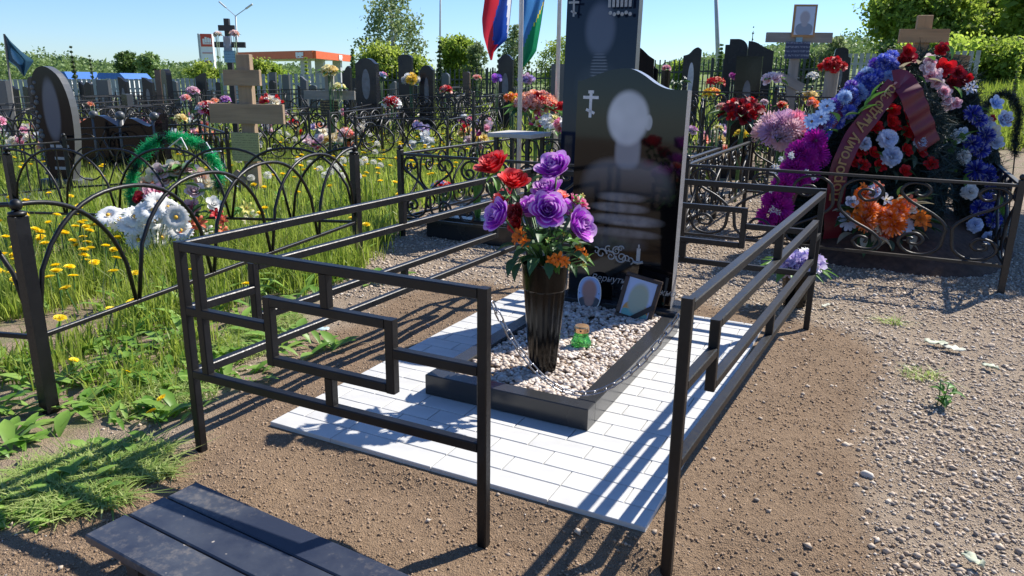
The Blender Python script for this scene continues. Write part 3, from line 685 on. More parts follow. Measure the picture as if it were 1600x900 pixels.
def flower(kind,c):
    k=(kind,c)
    if k in _fl: return _fl[k]
    if kind=='rose': me=rose_mesh('rose',[cm(c),cm(c,True),M['stem']],True,hash(c)%97 if 0 else sum(map(ord,c)))
    elif kind=='rosette': me=rose_mesh('rose',[cm(c),cm(c,c not in('red','darkred','crimson')),M['stem']],False,sum(map(ord,c)))
    elif kind=='daisy': me=daisy_mesh('daisy',[cm(c),M['eye']])
    elif kind=='daisyD': me=daisy_mesh('daisy',[cm(c),M['eyeD']],12,1,.2)
    elif kind=='mum': me=pom_mesh('chrysanthemum',[cm(c),cm(c,True)],130,3,.085)
    elif kind=='carnation': me=pom_mesh('carnation',[cm(c),cm(c,True)],70,5,.20)
    elif kind=='fluffy': me=pom_mesh('chrysanthemum',[cm(c),cm(c)],120,8,.07)
    elif kind=='lily': me=lily_mesh('lily',[cm(c),M['eyeD']])
    elif kind=='bud': me=bud_mesh('bud',[cm(c)])
    elif kind=='tiny': me=lily_mesh('blossom',[cm(c),M['eye']],5)
    me.name={'rosette':'rose','daisyD':'daisy','mum':'chrysanthemum','fluffy':'chrysanthemum','tiny':'blossom'}.get(kind,kind)
    _fl[k]=me; return me
def face(d,spin=0.): return (Vector(d).to_track_quat('Z','Y').to_matrix()@Matrix.Rotation(spin,3,'Z')).to_euler()
def put(root,kind,c,p,r,d,name=None):
    me=flower(kind,c); o=ob(me.name,me,root,Vector(p)-root.location,face(d,rnd.uniform(0,6)),r); return o
def putleaf(root,k,p,L,d,roll=0.):
    d=Vector(d).normalized(); x=d; z=Vector((0,0,1)); y=z.cross(x); y=(y if y.length>.1 else Vector((0,1,0))).normalized(); z=x.cross(y)
    m=Matrix((x,y,z)).transposed()@Matrix.Rotation(roll,3,'X'); return ob('leaf',LEAF[k],root,Vector(p)-root.location,m.to_euler(),L)
def stem(root,a,b,r=.0035,n=1,name='stem'):
    mb=MB(); a=Vector(a)-root.location;b=Vector(b)-root.location
    for i in range(n):
        j=Vector((rnd.gauss(0,.01),rnd.gauss(0,.01),0))*(n>1); mb.tube([a+j,a.lerp(b,.5)+j*1.5,b+j*2.5],r,5)
    return mb.build(name,M['stem'],root,smooth=True)
def bouquet(label,px,py,D,rpx,spec,leaves=('D',6),cat='flower bouquet',group=None,name='bouquet',flat=.75,toward=.55,ground=None,pot=None):
    """a dome of flowers; spec = [(kind,colour,count,size relative to dome)]"""
    c=at(px,py,D); Rr=rpx*D/FPX; zb=tzf(c.x,c.y) if ground is None else ground
    root=thing(name,label,cat,(c.x,c.y,zb),0,group); fl=[]
    for kind,col,n,s in spec: fl+=[(kind,col,s)]*n
    rnd.shuffle(fl); N=len(fl); cv=Vector((-c.x,-c.y,H-c.z)).normalized()
    for i,(kind,col,s) in enumerate(fl):
        t=(i+.5)/N; z=1-1.25*t; q=math.sqrt(max(0,1-min(1,abs(z))**2)); a=i*2.39996+px
        d=Vector((q*math.cos(a),q*math.sin(a),z*.9+.1)); d=(d+cv*toward).normalized()
        p=c+Vector((d.x*Rr*(1-s*.5),d.y*Rr*(1-s*.5),d.z*Rr*flat*(1-s*.5))); put(root,kind,col,p,Rr*s,d+Vector((0,0,.25)))
    lk,ln=leaves
    for i in range(ln):
        a=2*PI*(i+rnd.random()*.5)/max(1,ln); d=Vector((math.cos(a),math.sin(a),rnd.uniform(-.35,.3))); putleaf(root,rnd.choice(lk),c+Vector((d.x,d.y,-.25))*Rr*.35,Rr*rnd.uniform(.8,1.15),d)
    if pot:
        h=max(.1,c.z-Rr*.3-zb); MB().lathe([(.05,0),(.055,.004),(.075,h),(.068,h),(.06,h-.03)],16).build('pot',pot,root,smooth=False)
    else: stem(root,(c.x,c.y,zb-.02),c-Vector((0,0,Rr*.15)),max(.004,Rr*.04),4)
    return root
# main bouquet: purple roses
def rosebunch(name,label,cat,loc): return thing(name,label,cat,loc)
top=VB+Vector((0,0,.37))
bq=thing('rose_bouquet','large bouquet of purple roses with orange blossoms standing in the tall dark vase','flower bouquet',top)
camv=Vector((0,0,H))
for (px,py,D,r,d) in ((866,262,2.47,.066,(-.35,-.55,.75)),(856,296,2.50,.056,(-.3,-.45,.85)),(856,328,2.40,.066,(.05,-.9,.45)),(779,337,2.41,.062,(-.75,-.5,.45)),(905,352,2.41,.066,(.75,-.6,.4)),(829,328,2.52,.055,(-.4,-.2,.9)),(886,325,2.53,.055,(.5,0,.85)),(822,322,2.56,.05,(-.5,.4,.7))):
    p=at(px,py,D); put(bq,'rose','purple',p,r,Vector(d)); stem(bq,top,p-Vector(d).normalized()*.03)
for (px,py,D,r,d,c) in ((812,366,2.38,.026,(-.6,-.7,.4),'orange'),(820,377,2.38,.022,(-.4,-.8,.1),'orange'),(806,373,2.40,.02,(-.7,-.5,.1),'orange'),(873,405,2.37,.026,(.1,-.9,.3),'orange'),(882,409,2.37,.02,(.3,-.9,.1),'orange'),(862,407,2.37,.02,(-.2,-.9,.1),'orange'),(904,392,2.40,.026,(.6,-.7,.3),'orange'),(912,400,2.40,.02,(.7,-.6,-.1),'orange')):
    p=at(px,py,D); put(bq,'lily',c,p,r,d); stem(bq,top,p,.002)
for (px,py,D,L,az,el,k) in ((885,398,2.37,.085,-.6,-.2,'T'),(850,385,2.36,.08,3.5,.05,'D'),(825,392,2.40,.075,3.8,-.4,'D'),(808,405,2.42,.075,4.0,-.8,'D'),(840,405,2.36,.08,4.3,-.5,'D'),(862,388,2.37,.07,5.2,.1,'D'),(897,378,2.42,.07,.2,.1,'L'),(880,378,2.42,.08,.6,-.2,'L'),(855,412,2.35,.06,4.9,-.8,'T'),(900,402,2.40,.07,-.3,-.3,'L'),(830,375,2.43,.07,2.9,.2,'D'),(870,372,2.42,.07,5.6,.4,'D'),(806,385,2.46,.07,3.2,-.2,'D'),(845,370,2.46,.08,4.5,.5,'D'),(815,412,2.44,.07,3.9,-1.0,'D'),(888,412,2.42,.06,-.9,-.7,'D'),(905,415,2.42,.05,-.5,-.6,'L'),(862,400,2.52,.08,1.,0,'D'),(830,395,2.55,.09,2.2,0,'D'),(892,390,2.52,.08,.4,.2,'D')):
    putleaf(bq,k,at(px,py,D)+Vector((0,.012,0)),L,(math.cos(az)*math.cos(el),math.sin(az)*math.cos(el),math.sin(el)))
for (px,py,D) in ((900,312,2.5),(910,306,2.5),(895,330,2.48),(903,320,2.5),(918,405,2.4),(912,415,2.4),(906,384,2.4),(856,376,2.38),(880,365,2.4)):
    p=at(px,py,D); put(bq,'tiny','lemon',p,.010,(rnd.uniform(-1,1),-.8,.5)); stem(bq,top,p,.0014)
    for j in range(2): putleaf(bq,'L',p,.03,(rnd.uniform(-1,1),rnd.uniform(-1,0),rnd.uniform(-.2,.7)))
# dense green heart of the bunch
for i in range(46):
    a=rnd.uniform(0,2*PI); el=rnd.uniform(-.5,.7); putleaf(bq,rnd.choice('DDTL'),top+Vector((math.cos(a)*.035,math.sin(a)*.035,rnd.uniform(.02,.13))),rnd.uniform(.055,.085),(math.cos(a)*math.cos(el),math.sin(a)*math.cos(el),math.sin(el)))
br=thing('rose_bouquet','red roses leaning out of the left of the tall dark vase','flower bouquet',top+Vector((-.02,.02,0)))
for (px,py,D,r,d,c) in ((770,258,2.50,.062,(-.4,-.35,.85),'red'),(802,283,2.48,.056,(.15,-.45,.85),'red'),(786,310,2.56,.05,(-.5,.1,.7),'crimson'),(806,335,2.47,.042,(-.6,-.6,.4),'crimson'),(903,318,2.54,.045,(.6,.1,.8),'hot'),(876,305,2.55,.03,(.3,-.1,.9),'coral'),(806,350,2.45,.032,(-.6,-.7,.2),'red')):
    p=at(px,py,D); put(br,'rose',c,p,r,Vector(d)); stem(br,top,p-Vector(d).normalized()*.02)
for i,(px,py) in enumerate(((760,285),(790,290),(815,275),(823,300),(778,300),(800,305),(795,340),(830,285))):
    for j in range(2): putleaf(br,'L' if j else 'D',at(px,py,2.52),.06,(rnd.uniform(-1,1),rnd.uniform(-1,.3),rnd.uniform(-.6,.5)))
# ------------------------------------------------------------------ small things on the pebbles
def plate_mat(name,bgc,face_c,cx,cz,rx,rz,body,bz,bw,extra=None):
    m=NT(name); c=bgc; c=m.mix(m.ell(cx,cz-rz*1.45-bz,bw,rz*.95,.12,2.6),c,body)
    c=m.mix(m.ell(cx,cz-rz*.9,rx*.62,rz*.5,.4),c,face_c); c=m.mix(m.ell(cx,cz,rx,rz,.45),c,face_c)
    if extra: c=extra(m,c)
    m.col(c); m.set(.25); return m.mat
ovm=plate_mat('oval_photo_print',(.28,.42,.72),(.34,.17,.14),.0,.012,.036,.05,(.02,.025,.05),.0,.06)
ow=.112;oh=.152
plq=thing('photo_plaque','oval photo plaque with a blue ground leaning at the foot of the headstone','photo plaque',L2(.575,1.665,.158),TH-.0)
ol=[(ow/2*math.copysign(abs(math.cos(a))**.75,math.cos(a)),oh/2*math.copysign(abs(math.sin(a))**.9,math.sin(a))) for a in [2*PI*i/36 for i in range(36)]]
q=MB().prism(ol,-.004,.0,0,0).prism([(x*.93,z*.955) for x,z in ol],-.0055,-.0041,1,1).build('plaque',[M['white_metal'],ovm],plq); q.rotation_euler=(R(-14),R(-5),0)
for s in(-1,1): MB().ball((s*.046,-.006,.0),.0025,u=6,v=4).build('screw',M['iron'],plq).rotation_euler=(R(-14),R(-5),0)
fw=.163;fh=.20; iw=.127;ih=.165
def rib(m,c):
    c2=m.mix(m.ell(.0,-.07,.058,.018,.1,4.),c,(.10,.34,.36)); return m.mix(m.ell(0,-.012,.044,.056,.35),c2,(.30,.37,.31))
frm=plate_mat('framed_photo_print',(.36,.48,.74),(.33,.38,.30),.0,.012,.042,.054,(.50,.26,.06),.0,.058,rib)
pf=thing('framed_portrait','dark wooden framed portrait with a black mourning ribbon across its corner, leaning on the headstone','photo frame',L2(.800,1.598,.083),TH)
prt=Matrix.Rotation(R(-15),4,'X')@Matrix.Rotation(R(9),4,'Y')
M['framewood']=wood('dark_brown_frame',(.045,.027,.02),2.,.4,'X')
def fput(b,n,mt,zo=0):
    o=b.build(n,mt,pf); o.matrix_local=prt; return o
bw=(fw-iw)/2; b=MB()
for x,z,w,h in((0,fh-bw/2,fw,bw),(0,bw/2,fw,bw),(-(fw-bw)/2,fh/2,bw,fh-2*bw),((fw-bw)/2,fh/2,bw,fh-2*bw)): b.box((x,0,z),(w-.0004,.016,h-.0004),ch=.003)
fput(b,'frame',M['framewood'])
o=MB().box((0,0,0),(iw+.004,.004,ih+.004)).build('photo',frm,pf); o.matrix_local=prt@Matrix.Translation((0,-.001,fh/2))
b=MB(); b.bar((-.004,-.010,bw*.6),(fw/2-.004,-.010,.085),.0016,.021,up=Vector((0,0,1))); fput(b,'mourning_ribbon',plain('black_ribbon',(.012,.012,.016),.6,.3))
cl=thing('grave_candle','small green glass grave candle with gold lid standing on the pebbles','candle',L2(.73,1.183,.088))
m=NT('green_glass'); m.col((.06,.62,.10)); m.set(.12,ior=1.45); m.p.inputs['Transmission Weight'].default_value=.75; m.l(m.ramp(m.noise(40.,2),[(.3,(.02,.42,.05)),(.7,(.25,.85,.25))]),m.p.inputs['Base Color']); M['gglass']=m.mat
MB().lathe([(.028,0),(.036,.006),(.038,.022),(.030,.036),(.026,.046),(.025,.062),(.024,.064)],14,ridge=.07).build('glass_jar',M['gglass'],cl)
MB().lathe([(.0245,.058),(.029,.060),(.029,.078),(.026,.084),(.010,.086)],18).build('lid',M['gold'],cl)
b=MB()
for i in range(6): a=i*PI/3+.3; b.ball((.0285*math.cos(a),.0285*math.sin(a),.069),.004,u=6,v=4)
b.build('air_holes',M['iron'],cl)
# ------------------------------------------------------------------ bench in the foreground
m=NT('blue_black_painted_board'); oi=m.n('ObjectInfo'); va=m.n('VectorMath'); va.operation='ADD'; m.l(m.co(),va.inputs[0]); m.l(m.math('MULTIPLY',oi.outputs['Random'],9.),va.inputs[1]); vv=va.outputs[0]; f=m.noise(5.,5,.65,vv); g=m.noise(55.,4,.7,vv); h=m.noise(2.5,3,.55,vv); sp=m.noise(33.,1,.5,vv)
k=m.mix(m.ramp(f,[(.42,(0,0,0)),(.68,(1,1,1))]),(.02,.026,.045),(.055,.063,.08)); k=m.mix(m.math('MULTIPLY',m.ramp(m.math('MULTIPLY',h,g),[(.27,(0,0,0)),(.42,(1,1,1))]),.75),k,(.16,.145,.13)); k=m.mix(m.ramp(sp,[(.77,(0,0,0)),(.79,(1,1,1))]),k,(.36,.32,.27))
m.col(k); m.set(.42); m.bump(g,.15,.002); M['board']=m.mat
BZ=.16; A0=L2(.352,-.304); A1=L2(1.32,-.376); Bx=(A1-A0).normalized(); By=Vector((-Bx.y,Bx.x,0)); bl=(A1-A0).length; rz=math.atan2(Bx.y,Bx.x)
bench=thing('bench','low bench of blue black painted boards in front of the grave fence','bench',(A0.x,A0.y,0),rz)
y=0; 
for w,dx,t in((.080,0.,.0),(.088,-.006,.0),(.093,-.012,.0)):
    o=MB().box((bl/2,0,0),(bl,w-.0035,.022),ch=.003).build('plank',M['board'],bench,(dx,y-w/2,BZ-.011+t)); o.rotation_euler=(0,0,rnd.gauss(0,.001)); y-=w
for x in(.10,bl-.12):
    MB().box((0,0,0),(.05,.225,.026),ch=.002).build('crossbar',M['darkwood'],bench,(x,-.13,BZ-.0355))
    for yy in(-.045,-.215): MB().box((0,0,0),(.04,.04,BZ-.03),ch=.002).build('leg',M['darkwood'],bench,(x,yy,(BZ-.03)/2-.02))
# ------------------------------------------------------------------ arched fence on the left
def tubular(fn,name,P,r=.008): return MB().tube(P,r,8).build(name,M['paint'],fn,smooth=True)
def arched_fence(label,lines,s,zl,zt,group=None,ptop=.70,pw=.042,r=.008,posts=()):
    f=thing('arched_fence',label,'fence',(0,0,0),0,group); seen=set()
    for A,B,dA,dB in lines:
        A=Vector(A);B=Vector(B);e=B-A;L=e.length;n=max(1,round(L/s));st=L/n
        q=lambda t,z:A+e*(t/L)+Vector((0,0,z+dA+(dB-dA)*t/L))
        MB().bar(q(0,zl),q(L,zl),.016,.016,ch=.002).build('rail',M['paint'],f)
        for k in range(0,n+1):
            a=-1 if k>0 else 0; b=1 if k<n else 0; N=18; P=[]
            for i in range(N+1):
                u=a+(b-a)*i/N; zz=zl+(zt-zl)*(max(0,1-abs(u)**2.3))**.5; P.append(q((k+u*.985)*st,zz))
            if len(P)>1: tubular(f,'arch',P,r)
        for Pp,dz in((A,dA),(B,dB)):
            key=(round(Pp.x,2),round(Pp.y,2))
            if key in seen: continue
            seen.add(key); z0=gz1(Pp.x,Pp.y)
            po=MB().box((0,0,(ptop-.3)/2-.0),(pw,pw,ptop+.3),ch=.003).build('post',M['paint'],f,(Pp.x,Pp.y,dz),rz=TH)
            MB().ball((0,0,ptop-.0+.032),.019,u=12,v=8).lathe([(.026,ptop+.001),(.026,ptop+.010),(.012,ptop+.014)],12).build('ball_finial',M['paint'],po,smooth=True)
    return f
P1=Vector((-1.535,2.272,0));P2=Vector((-.925,4.35,0)); eL=Vector((-.958,.287,0))
P0=P1+Vector((-.958,.20,0))*1.3
arched_fence('black fence of overlapping hoops round the dandelion plot at left',[(P1,P2,0,0),(P1,P0,0,-.02),(P2,P2+eL*2.64,0,-.11)],.437,.255,.688,ptop=.655)
# ------------------------------------------------------------------ scroll fences
hp=outline([(.27,.225),(.30,.245),(.30,.175),(.22,.165),(.19,.235),(.25,.31),(.35,.27),(.385,.165),(.31,.055),(.17,.035),(.06,.13),(.035,.30),(.035,.44),(.15,.585),(.33,.72),(.42,.85),(.36,.955),(.24,.955),(.185,.875),(.23,.80),(.30,.82),(.29,.885)],3)
def scroll_mesh(sgn,inv=False,th=.018):
    b=MB(); b.tube([(sgn*x,0,1-z if inv else z) for x,z in hp],th,6); return b.mesh('scroll',M['iron'],True)
SCR={(s,i):scroll_mesh(s,i) for s in(-1,1) for i in(0,1)}
def bars_mesh(): return MB().tube([(0,0,0),(0,0,1)],.012,5).mesh('bar',M['iron'])
BARM=bars_mesh()
def crossm():
    b=MB(); ring=[(.5+.36*math.cos(2*PI*i/16),0,.5+.36*math.sin(2*PI*i/16)) for i in range(16)]; b.tube(ring,.02,5,closed=True); b.tube([(.14,0,.5),(-.1,0,0)],.02,5); b.tube([(.14,0,.5),(-.1,0,1)],.02,5); return b.mesh('ring',M['iron'],True)
RINGM=crossm()
def scroll_fence(label,pts,h,zl=.12,mw=.46,motif='scroll',group=None,pw=.03,closed=False,mat=None,midrail=False,tz_=True,dz=None,topz=None):
    f=thing('scroll_fence' if motif=='scroll' else 'plot_fence',label,'fence',(pts[0][0],pts[0][1],0),0,group); mat=M['iron']; o0=Vector((pts[0][0],pts[0][1],0))
    pts=[Vector((p[0],p[1],0)) for p in pts]; n=len(pts)
    for i in range(n if closed else n-1):
        A=pts[i];B=pts[(i+1)%n]; e=(B-A);L=e.length;e/=L; rz=math.atan2(e.y,e.x)
        zA=tzf(A.x,A.y);zB=tzf(B.x,B.y)
        q=lambda t,z:A-o0+e*t+Vector((0,0,z+zA+(zB-zA)*t/L))
        MB().bar(q(0,h),q(L,h),pw*.8,pw*.5,ch=.002).build('rail',mat,f); MB().bar(q(0,zl),q(L,zl),pw*.6,pw*.5).build('rail',mat,f)
        if midrail: MB().bar(q(0,h-.13),q(L,h-.13),pw*.5,pw*.5).build('rail',mat,f)
        k=max(1,round(L/mw)); w=L/k; hh=(h-zl-.01-(.13 if midrail else 0))
        for j in range(k):
            c=(j+.5)*w
            if motif=='scroll':
                for s in(-1,1): ob('scroll',SCR[(s,j%2)],f,q(c,zl+.005),(0,0,rz),(w*1.05,.5,hh))
            elif motif=='bars':
                for t in(.2,.4,.6,.8): ob('bar',BARM,f,q((j+t)*w,zl),(0,0,rz),(.7,.7,hh+.01))
            elif motif=='ring':
                ob('ring',RINGM,f,q(j*w,zl),(0,0,rz),(w,.5,hh))
        m_=max(1,round(L/1.7))
        for j in range(m_ if not(not closed and i==n-2) else m_+1):
            p=q(L*j/m_,0); po=MB().box((0,0,h/2-.1),(pw,pw,h+.26),ch=.002).build('post',mat,f,p,rz=rz)
            if pw>=.03: MB().ball((0,0,h+.045),.018,u=8,v=6).build('ball_finial',mat,po,smooth=True)
    return f
# ------------------------------------------------------------------ other headstones
def ogee(w,h): return [(-w/2,0),(w/2,0)]+outline([(w/2,h*.93),(w*.40,h*.945),(w*.24,h*.985),(0,h),(-w*.24,h*.985),(-w*.40,h*.945),(-w/2,h*.93)],5)
def shape(k,w,h):
    if k=='arch': return [(-w/2,0),(w/2,0)]+[(w/2*math.cos(a),h-w*.22+w*.22*math.sin(a)) for a in np.linspace(0,PI,14)]
    if k=='round': return [(-w/2,0),(w/2,0)]+[(w/2*math.cos(a),h-w*.5+w*.5*math.sin(a)) for a in np.linspace(0,PI,16)]
    if k=='ogee': return ogee(w,h)
    if k=='slant': return [(-w/2,0),(w/2,0)]+outline([(w/2,h*.9),(w*.2,h*.93),(-w*.2,h*.985),(-w/2,h)],4)
    if k=='slantR': return [(-w/2,0),(w/2,0)]+outline([(w/2,h),(w*.2,h*.985),(-w*.2,h*.93),(-w/2,h*.9)],4)
    if k=='wave': return [(-w/2,0),(w/2,0)]+outline([(w/2,h*.97),(w*.3,h),(w*.05,h*.975),(-w*.2,h*.92),(-w/2,h*.9)],4)
    if k=='shoulder': return [(-w/2,0),(w/2,0),(w/2,h*.86),(w*.36,h*.88)]+[(w*.34*math.cos(a),h-w*.2+w*.2*math.sin(a)) for a in np.linspace(.2,PI-.2,9)]+[(-w*.36,h*.88),(-w/2,h*.86)]
    if k=='quarter': return [(-w/2,0),(w/2,0)]+[(w/2-w*.55+w*.55*math.cos(a),h-w*.55+w*.55*math.sin(a)) for a in np.linspace(0,PI/2,9)]+[(-w/2,h)]
    return [(-w/2,0),(w/2,0),(w/2,h),(-w/2,h)]
M['ghost']=plain('pale_portrait_etching',(.13,.14,.16),.35,.3,12); M['ghostW']=plain('white_portrait_etching',(.45,.46,.5),.4,.2,12)
def headstone(label,x0,x1,yt,D,k='arch',mat='graniteB',yaw=0.,ghost=None,th=.08,group=None,lean=0.,edge=None,ysink=None):
    xc=(x0+x1)/2; c=at(xc,yt,D); g=tzf(c.x,D); h=max(.3,c.z-g-.13); w=(x1-x0)*D/FPX/math.cos(TH+yaw) if th else 0; w=max(.15,w-th*abs(math.sin(TH+yaw)))
    r=thing('headstone',label,'headstone',(c.x,D,g),TH+yaw,group)
    MB().box((0,0,.05),(w+.16,th+.16,.16),ch=.004).build('plinth',M['graniteB' if mat!='graniteR' else 'graniteG'],r)
    o=MB().prism(shape(k,w,h),-th/2,th/2,1,0).build('stone_slab',[M[mat],M[edge] if edge else M[mat]],r,(0,0,.1305)); o.rotation_euler=(-lean,0,0)
    if ghost:
        cx,cz,rx,rz,mt=ghost; ol=[(cx*w+rx*w*math.cos(a),.1305+cz*h+rz*h*math.sin(a)) for a in np.linspace(0,2*PI,20)[:-1]]
        MB().prism(ol,-th/2-.002,-th/2,0).build('portrait',M[mt],r)
    return r
GH=(0,.62,.2,.16,'ghost')
ST=[('narrow dark round topped headstone just left of the big oval stone',42,58,120,13,'round','graniteB',.1,None),
('grey flat headstone with pale frame and white figure, between the oval stone and the spruce',150,172,125,19,'flat','graniteG',.2,(0,.45,.14,.22,'ghostW'),.1,None,0,'graniteG'),
('small dark slanted headstone in front of the blue roof',184,199,120,18,'slant','graniteB',.2,GH),
('small black headstone with pale right edge, half hidden by black fences',189,207,147,12.5,'flat','graniteB',-.2,GH,.1,None,0,'graniteG'),
('dark headstone with sloping top beside the brown narrow stone',221,240,121,17,'slant','graniteB',.15,GH),
('narrow reddish brown headstone between two black ones',241,253,109,17.5,'flat','graniteR',.1,None),
('shiny black round shouldered headstone right of the reddish brown one',250,267,108,16,'round','graniteB',-.25,GH,.12),
('dark angular headstone in front of the fuel price pillar',304,322,114,25,'slantR','graniteB',.1,None),
('grey headstone cut by the left edge of the picture',-12,15,126,14,'flat','graniteG',.1,None),
('black headstone with pale portrait behind the right arm of the grey wooden cross',534,549,103,17,'wave','graniteB',.1,(0,.5,.25,.14,'ghost')),
('tall black ogee topped headstone right of the grey wooden cross',555,591,91,14,'ogee','graniteB',.12,(0,.66,.2,.2,'ghost'),.12),
('blue black arch topped headstone in front of the light green birch',622,645,85,15.5,'arch','graniteB',.15,None),
('dark pointed headstone with a pale oval etching, left of the spiked fence',656,679,102,14.5,'ogee','graniteB',.15,(0,.62,.17,.2,'ghost'),.1),
('small blue grey leaf shaped headstone with a white edge in front of the spiked fence',691,703,114,24,'quarter','graniteG',.1,None,.1),
('small brown headstone with pale rim in front of the spiked fence',723,735,112,24,'arch','graniteR',.1,None),
('wide black headstone behind the hanging tricolour flag',779,803,85,15,'ogee','graniteB',.1,(0,.55,.22,.2,'ghost')),
('dark headstone partly hidden by the left side of the tall striped shirt stone',862,884,100,12,'flat','graniteG',.1,None),
('leaning black headstone with a curved top just right of the tall striped shirt stone',993,1024,73,8.6,'slant','granite',.25,(-.2,.55,.16,.14,'ghost'),.12),
('shorter black slab leaning behind the curved top stone',1006,1030,92,9.2,'slant','granite',.25,None),
('black wave topped headstone with a bright portrait, alone against the sky',1070,1096,74,15,'wave','graniteB',.1,(0,.62,.17,.2,'ghostW')),
('black headstone with quarter round shoulder, highest in the right rear group',1142,1169,61,13,'quarter','graniteB',.1,None),
('low dark slab attached to the left of the quarter round stone',1136,1146,70,13.3,'flat','graniteB',.1,None),
('broad slanted black headstone with a pale portrait, right of the quarter round stone',1172,1209,64,12.4,'slant','graniteB',.1,(0,.62,.14,.17,'ghost')),
('square black headstone with a pale heart shaped portrait, nearest of the right rear group',1153,1191,88,8.8,'flat','granite',.1,(.0,.66,.16,.13,'ghost')),
('black shoulder topped headstone with an etched portrait, left of the wreath heap',1302,1330,74,15.5,'shoulder','graniteB',.15,(0,.62,.17,.18,'ghost')),
('pale grey small headstone left of the yellow topped wooden cross',420,432,113,24,'flat','graniteG',.1,None),
('bluish small headstone beside the pale grey one before the slatted fence',440,453,117,23,'flat','graniteG',.1,None)]
for s in ST: headstone(*s)
for i in range(26):
    px=rnd.uniform(-20,345) if i<16 else rnd.uniform(385,770); D=rnd.uniform(19,27); w=rnd.uniform(9,16)*20/D; sh=rnd.choice(['arch','ogee','slant','flat','wave']); mt=rnd.choice(['graniteB','graniteB','graniteG']); headstone('small %s %s headstone in the far rows before the %s'%({'graniteB':'black','graniteG':'grey'}[mt],{'arch':'arch topped','ogee':'point topped','slant':'slant topped','flat':'square topped','wave':'wave topped'}[sh],'pale board fence at left' if i<16 else 'slatted and spiked fences'),px-w/2,px+w/2,rnd.uniform(124,142)-(6 if i>15 else 0),D,sh,mt,rnd.uniform(-.1,.3),None,.09,'far rows of headstones')
# the big leaf-shaped stone on the left
D=7.55; c=at(104,282,D); g=tzf(c.x,D); hh=at(104,104,D).z-g-.16; ww=.40
leafp=outline([(.11,0),(.175,.25*hh),(.20,.5*hh),(.185,.72*hh),(.12,.90*hh),(.02,.985*hh),(-.06,hh),(-.13,.965*hh),(-.18,.88*hh),(-.175,.80*hh),(-.195,.72*hh),(-.175,.55*hh),(-.185,.45*hh),(-.165,.3*hh),(-.16,.15*hh),(-.12,0)],3)
m=NT('etched_leaf_granite'); k=m.mix(m.ell(-.01,.62*hh,.085,.27*hh,.35),(.010,.010,.012),(.13,.14,.17)); m.col(k); m.set(.12,ior=1.45,spec=.25); M['leafstone']=m.mat
r=thing('headstone','big leaf shaped black headstone with a pale oval portrait and rough left edge','headstone',(c.x,D,g),TH+.35)
MB().prism(leafp,-.05,.05,1,0).build('stone_slab',[M['leafstone'],M['graniteG']],r,(0,0,.16),rz=0)
for i in range(20):
    z=.16+hh*(.05+.85*i/20); x=-.165+.02*math.sin(i*1.7)
    b=MB().ball((x,-.052,z),rnd.uniform(.015,.028),u=6,v=4,sq=(1,.35,1)); b.build('carved_leaf',M['graniteG'],r)
lettering(r,'Александр',.052,-.10,.16+.22*hh,-.0512,M['engrave'],.2,0,False) if 0 else None
for i,(w_,z_) in enumerate(((.20,.30),(.14,.19),(.17,.10))):
    MB().box((.02,-.0512,.16+z_*hh),(w_,.002,.028),ch=0).build('inscription_line',M['engrave'],r)
MB().box((0,.0,.06),(.42,.22,.20),ch=.006).build('plinth',M['graniteG'],r)
MB().box((0,-.55,.03),(.55,.9,.08),ch=.006).build('kerb',M['graniteG'],r)
# black wavy monument wall with balls
c=gat(205,9.2); r=thing('grave_wall','long low black granite grave wall with wavy top and pale balls','grave wall',c,TH+.28)
ztop=at(205,176,9.2).z-c.z; wl=1.15
wv=[(-wl/2,0),(wl/2,0)]+outline([(wl/2,ztop*1.0),(wl*.35,ztop*.8),(wl*.12,ztop*.92),(0,ztop*.78),(-wl*.25,ztop*.95),(-wl*.5,ztop*.8)],6)
MB().prism(wv,-.06,.06,0).build('wall_slab',M['granite'],r)
for x in(-.36,.0,.46): MB().lathe([(.04,0),(.035,ztop*.9)],10,(x,-.03,0)).ball((x,-.03,ztop*.95),.055,u=10,v=8).build('ball_post',M['graniteG'],r,smooth=True)
# tall stele behind the grave
D=5.85; c=at(941,0,D); tw=.565; thh=1.93
m=NT('tall_engraved_granite'); base=(.008,.014,.032)  # navy base tint stands in for blue sky mirrored in the black stone
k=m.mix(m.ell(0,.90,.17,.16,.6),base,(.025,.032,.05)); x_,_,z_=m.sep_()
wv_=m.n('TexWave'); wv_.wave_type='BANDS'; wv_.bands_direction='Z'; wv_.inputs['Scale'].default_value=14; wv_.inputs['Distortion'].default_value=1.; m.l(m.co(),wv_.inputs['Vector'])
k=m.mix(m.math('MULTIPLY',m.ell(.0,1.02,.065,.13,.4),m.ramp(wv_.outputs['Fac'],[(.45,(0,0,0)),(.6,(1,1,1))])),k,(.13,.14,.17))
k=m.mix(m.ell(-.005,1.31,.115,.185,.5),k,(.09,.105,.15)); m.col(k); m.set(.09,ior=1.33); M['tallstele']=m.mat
uc=(c.x-OX)*math.cos(TH)+(D-OY)*math.sin(TH); r=thing('headstone','tallest black stele with a blurred portrait in a striped shirt, behind the paved grave','headstone',(c.x,D,0),TH)
MB().box((0,.0,.04),(.74,.24,.20),ch=.004).build('plinth',M['granite'],r)
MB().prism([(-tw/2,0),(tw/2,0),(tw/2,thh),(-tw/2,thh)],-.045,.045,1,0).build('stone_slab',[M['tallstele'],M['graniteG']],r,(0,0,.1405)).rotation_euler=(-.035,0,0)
ocross(r,-.205,at(897,10,D).z,.135,M['engrave'],-.0462)
b=MB(); 
for i in range(6): b.box((.075+.033*i*.95,-.0465,at(980,6,D).z),(.020,.002,.065)).ball((.085+.03*i,-.046,at(980,22,D).z-.01*(i%2)),.014,u=8,v=5,sq=(1,.1,1))
b.build('engraved_medals',M['engrave'],r)
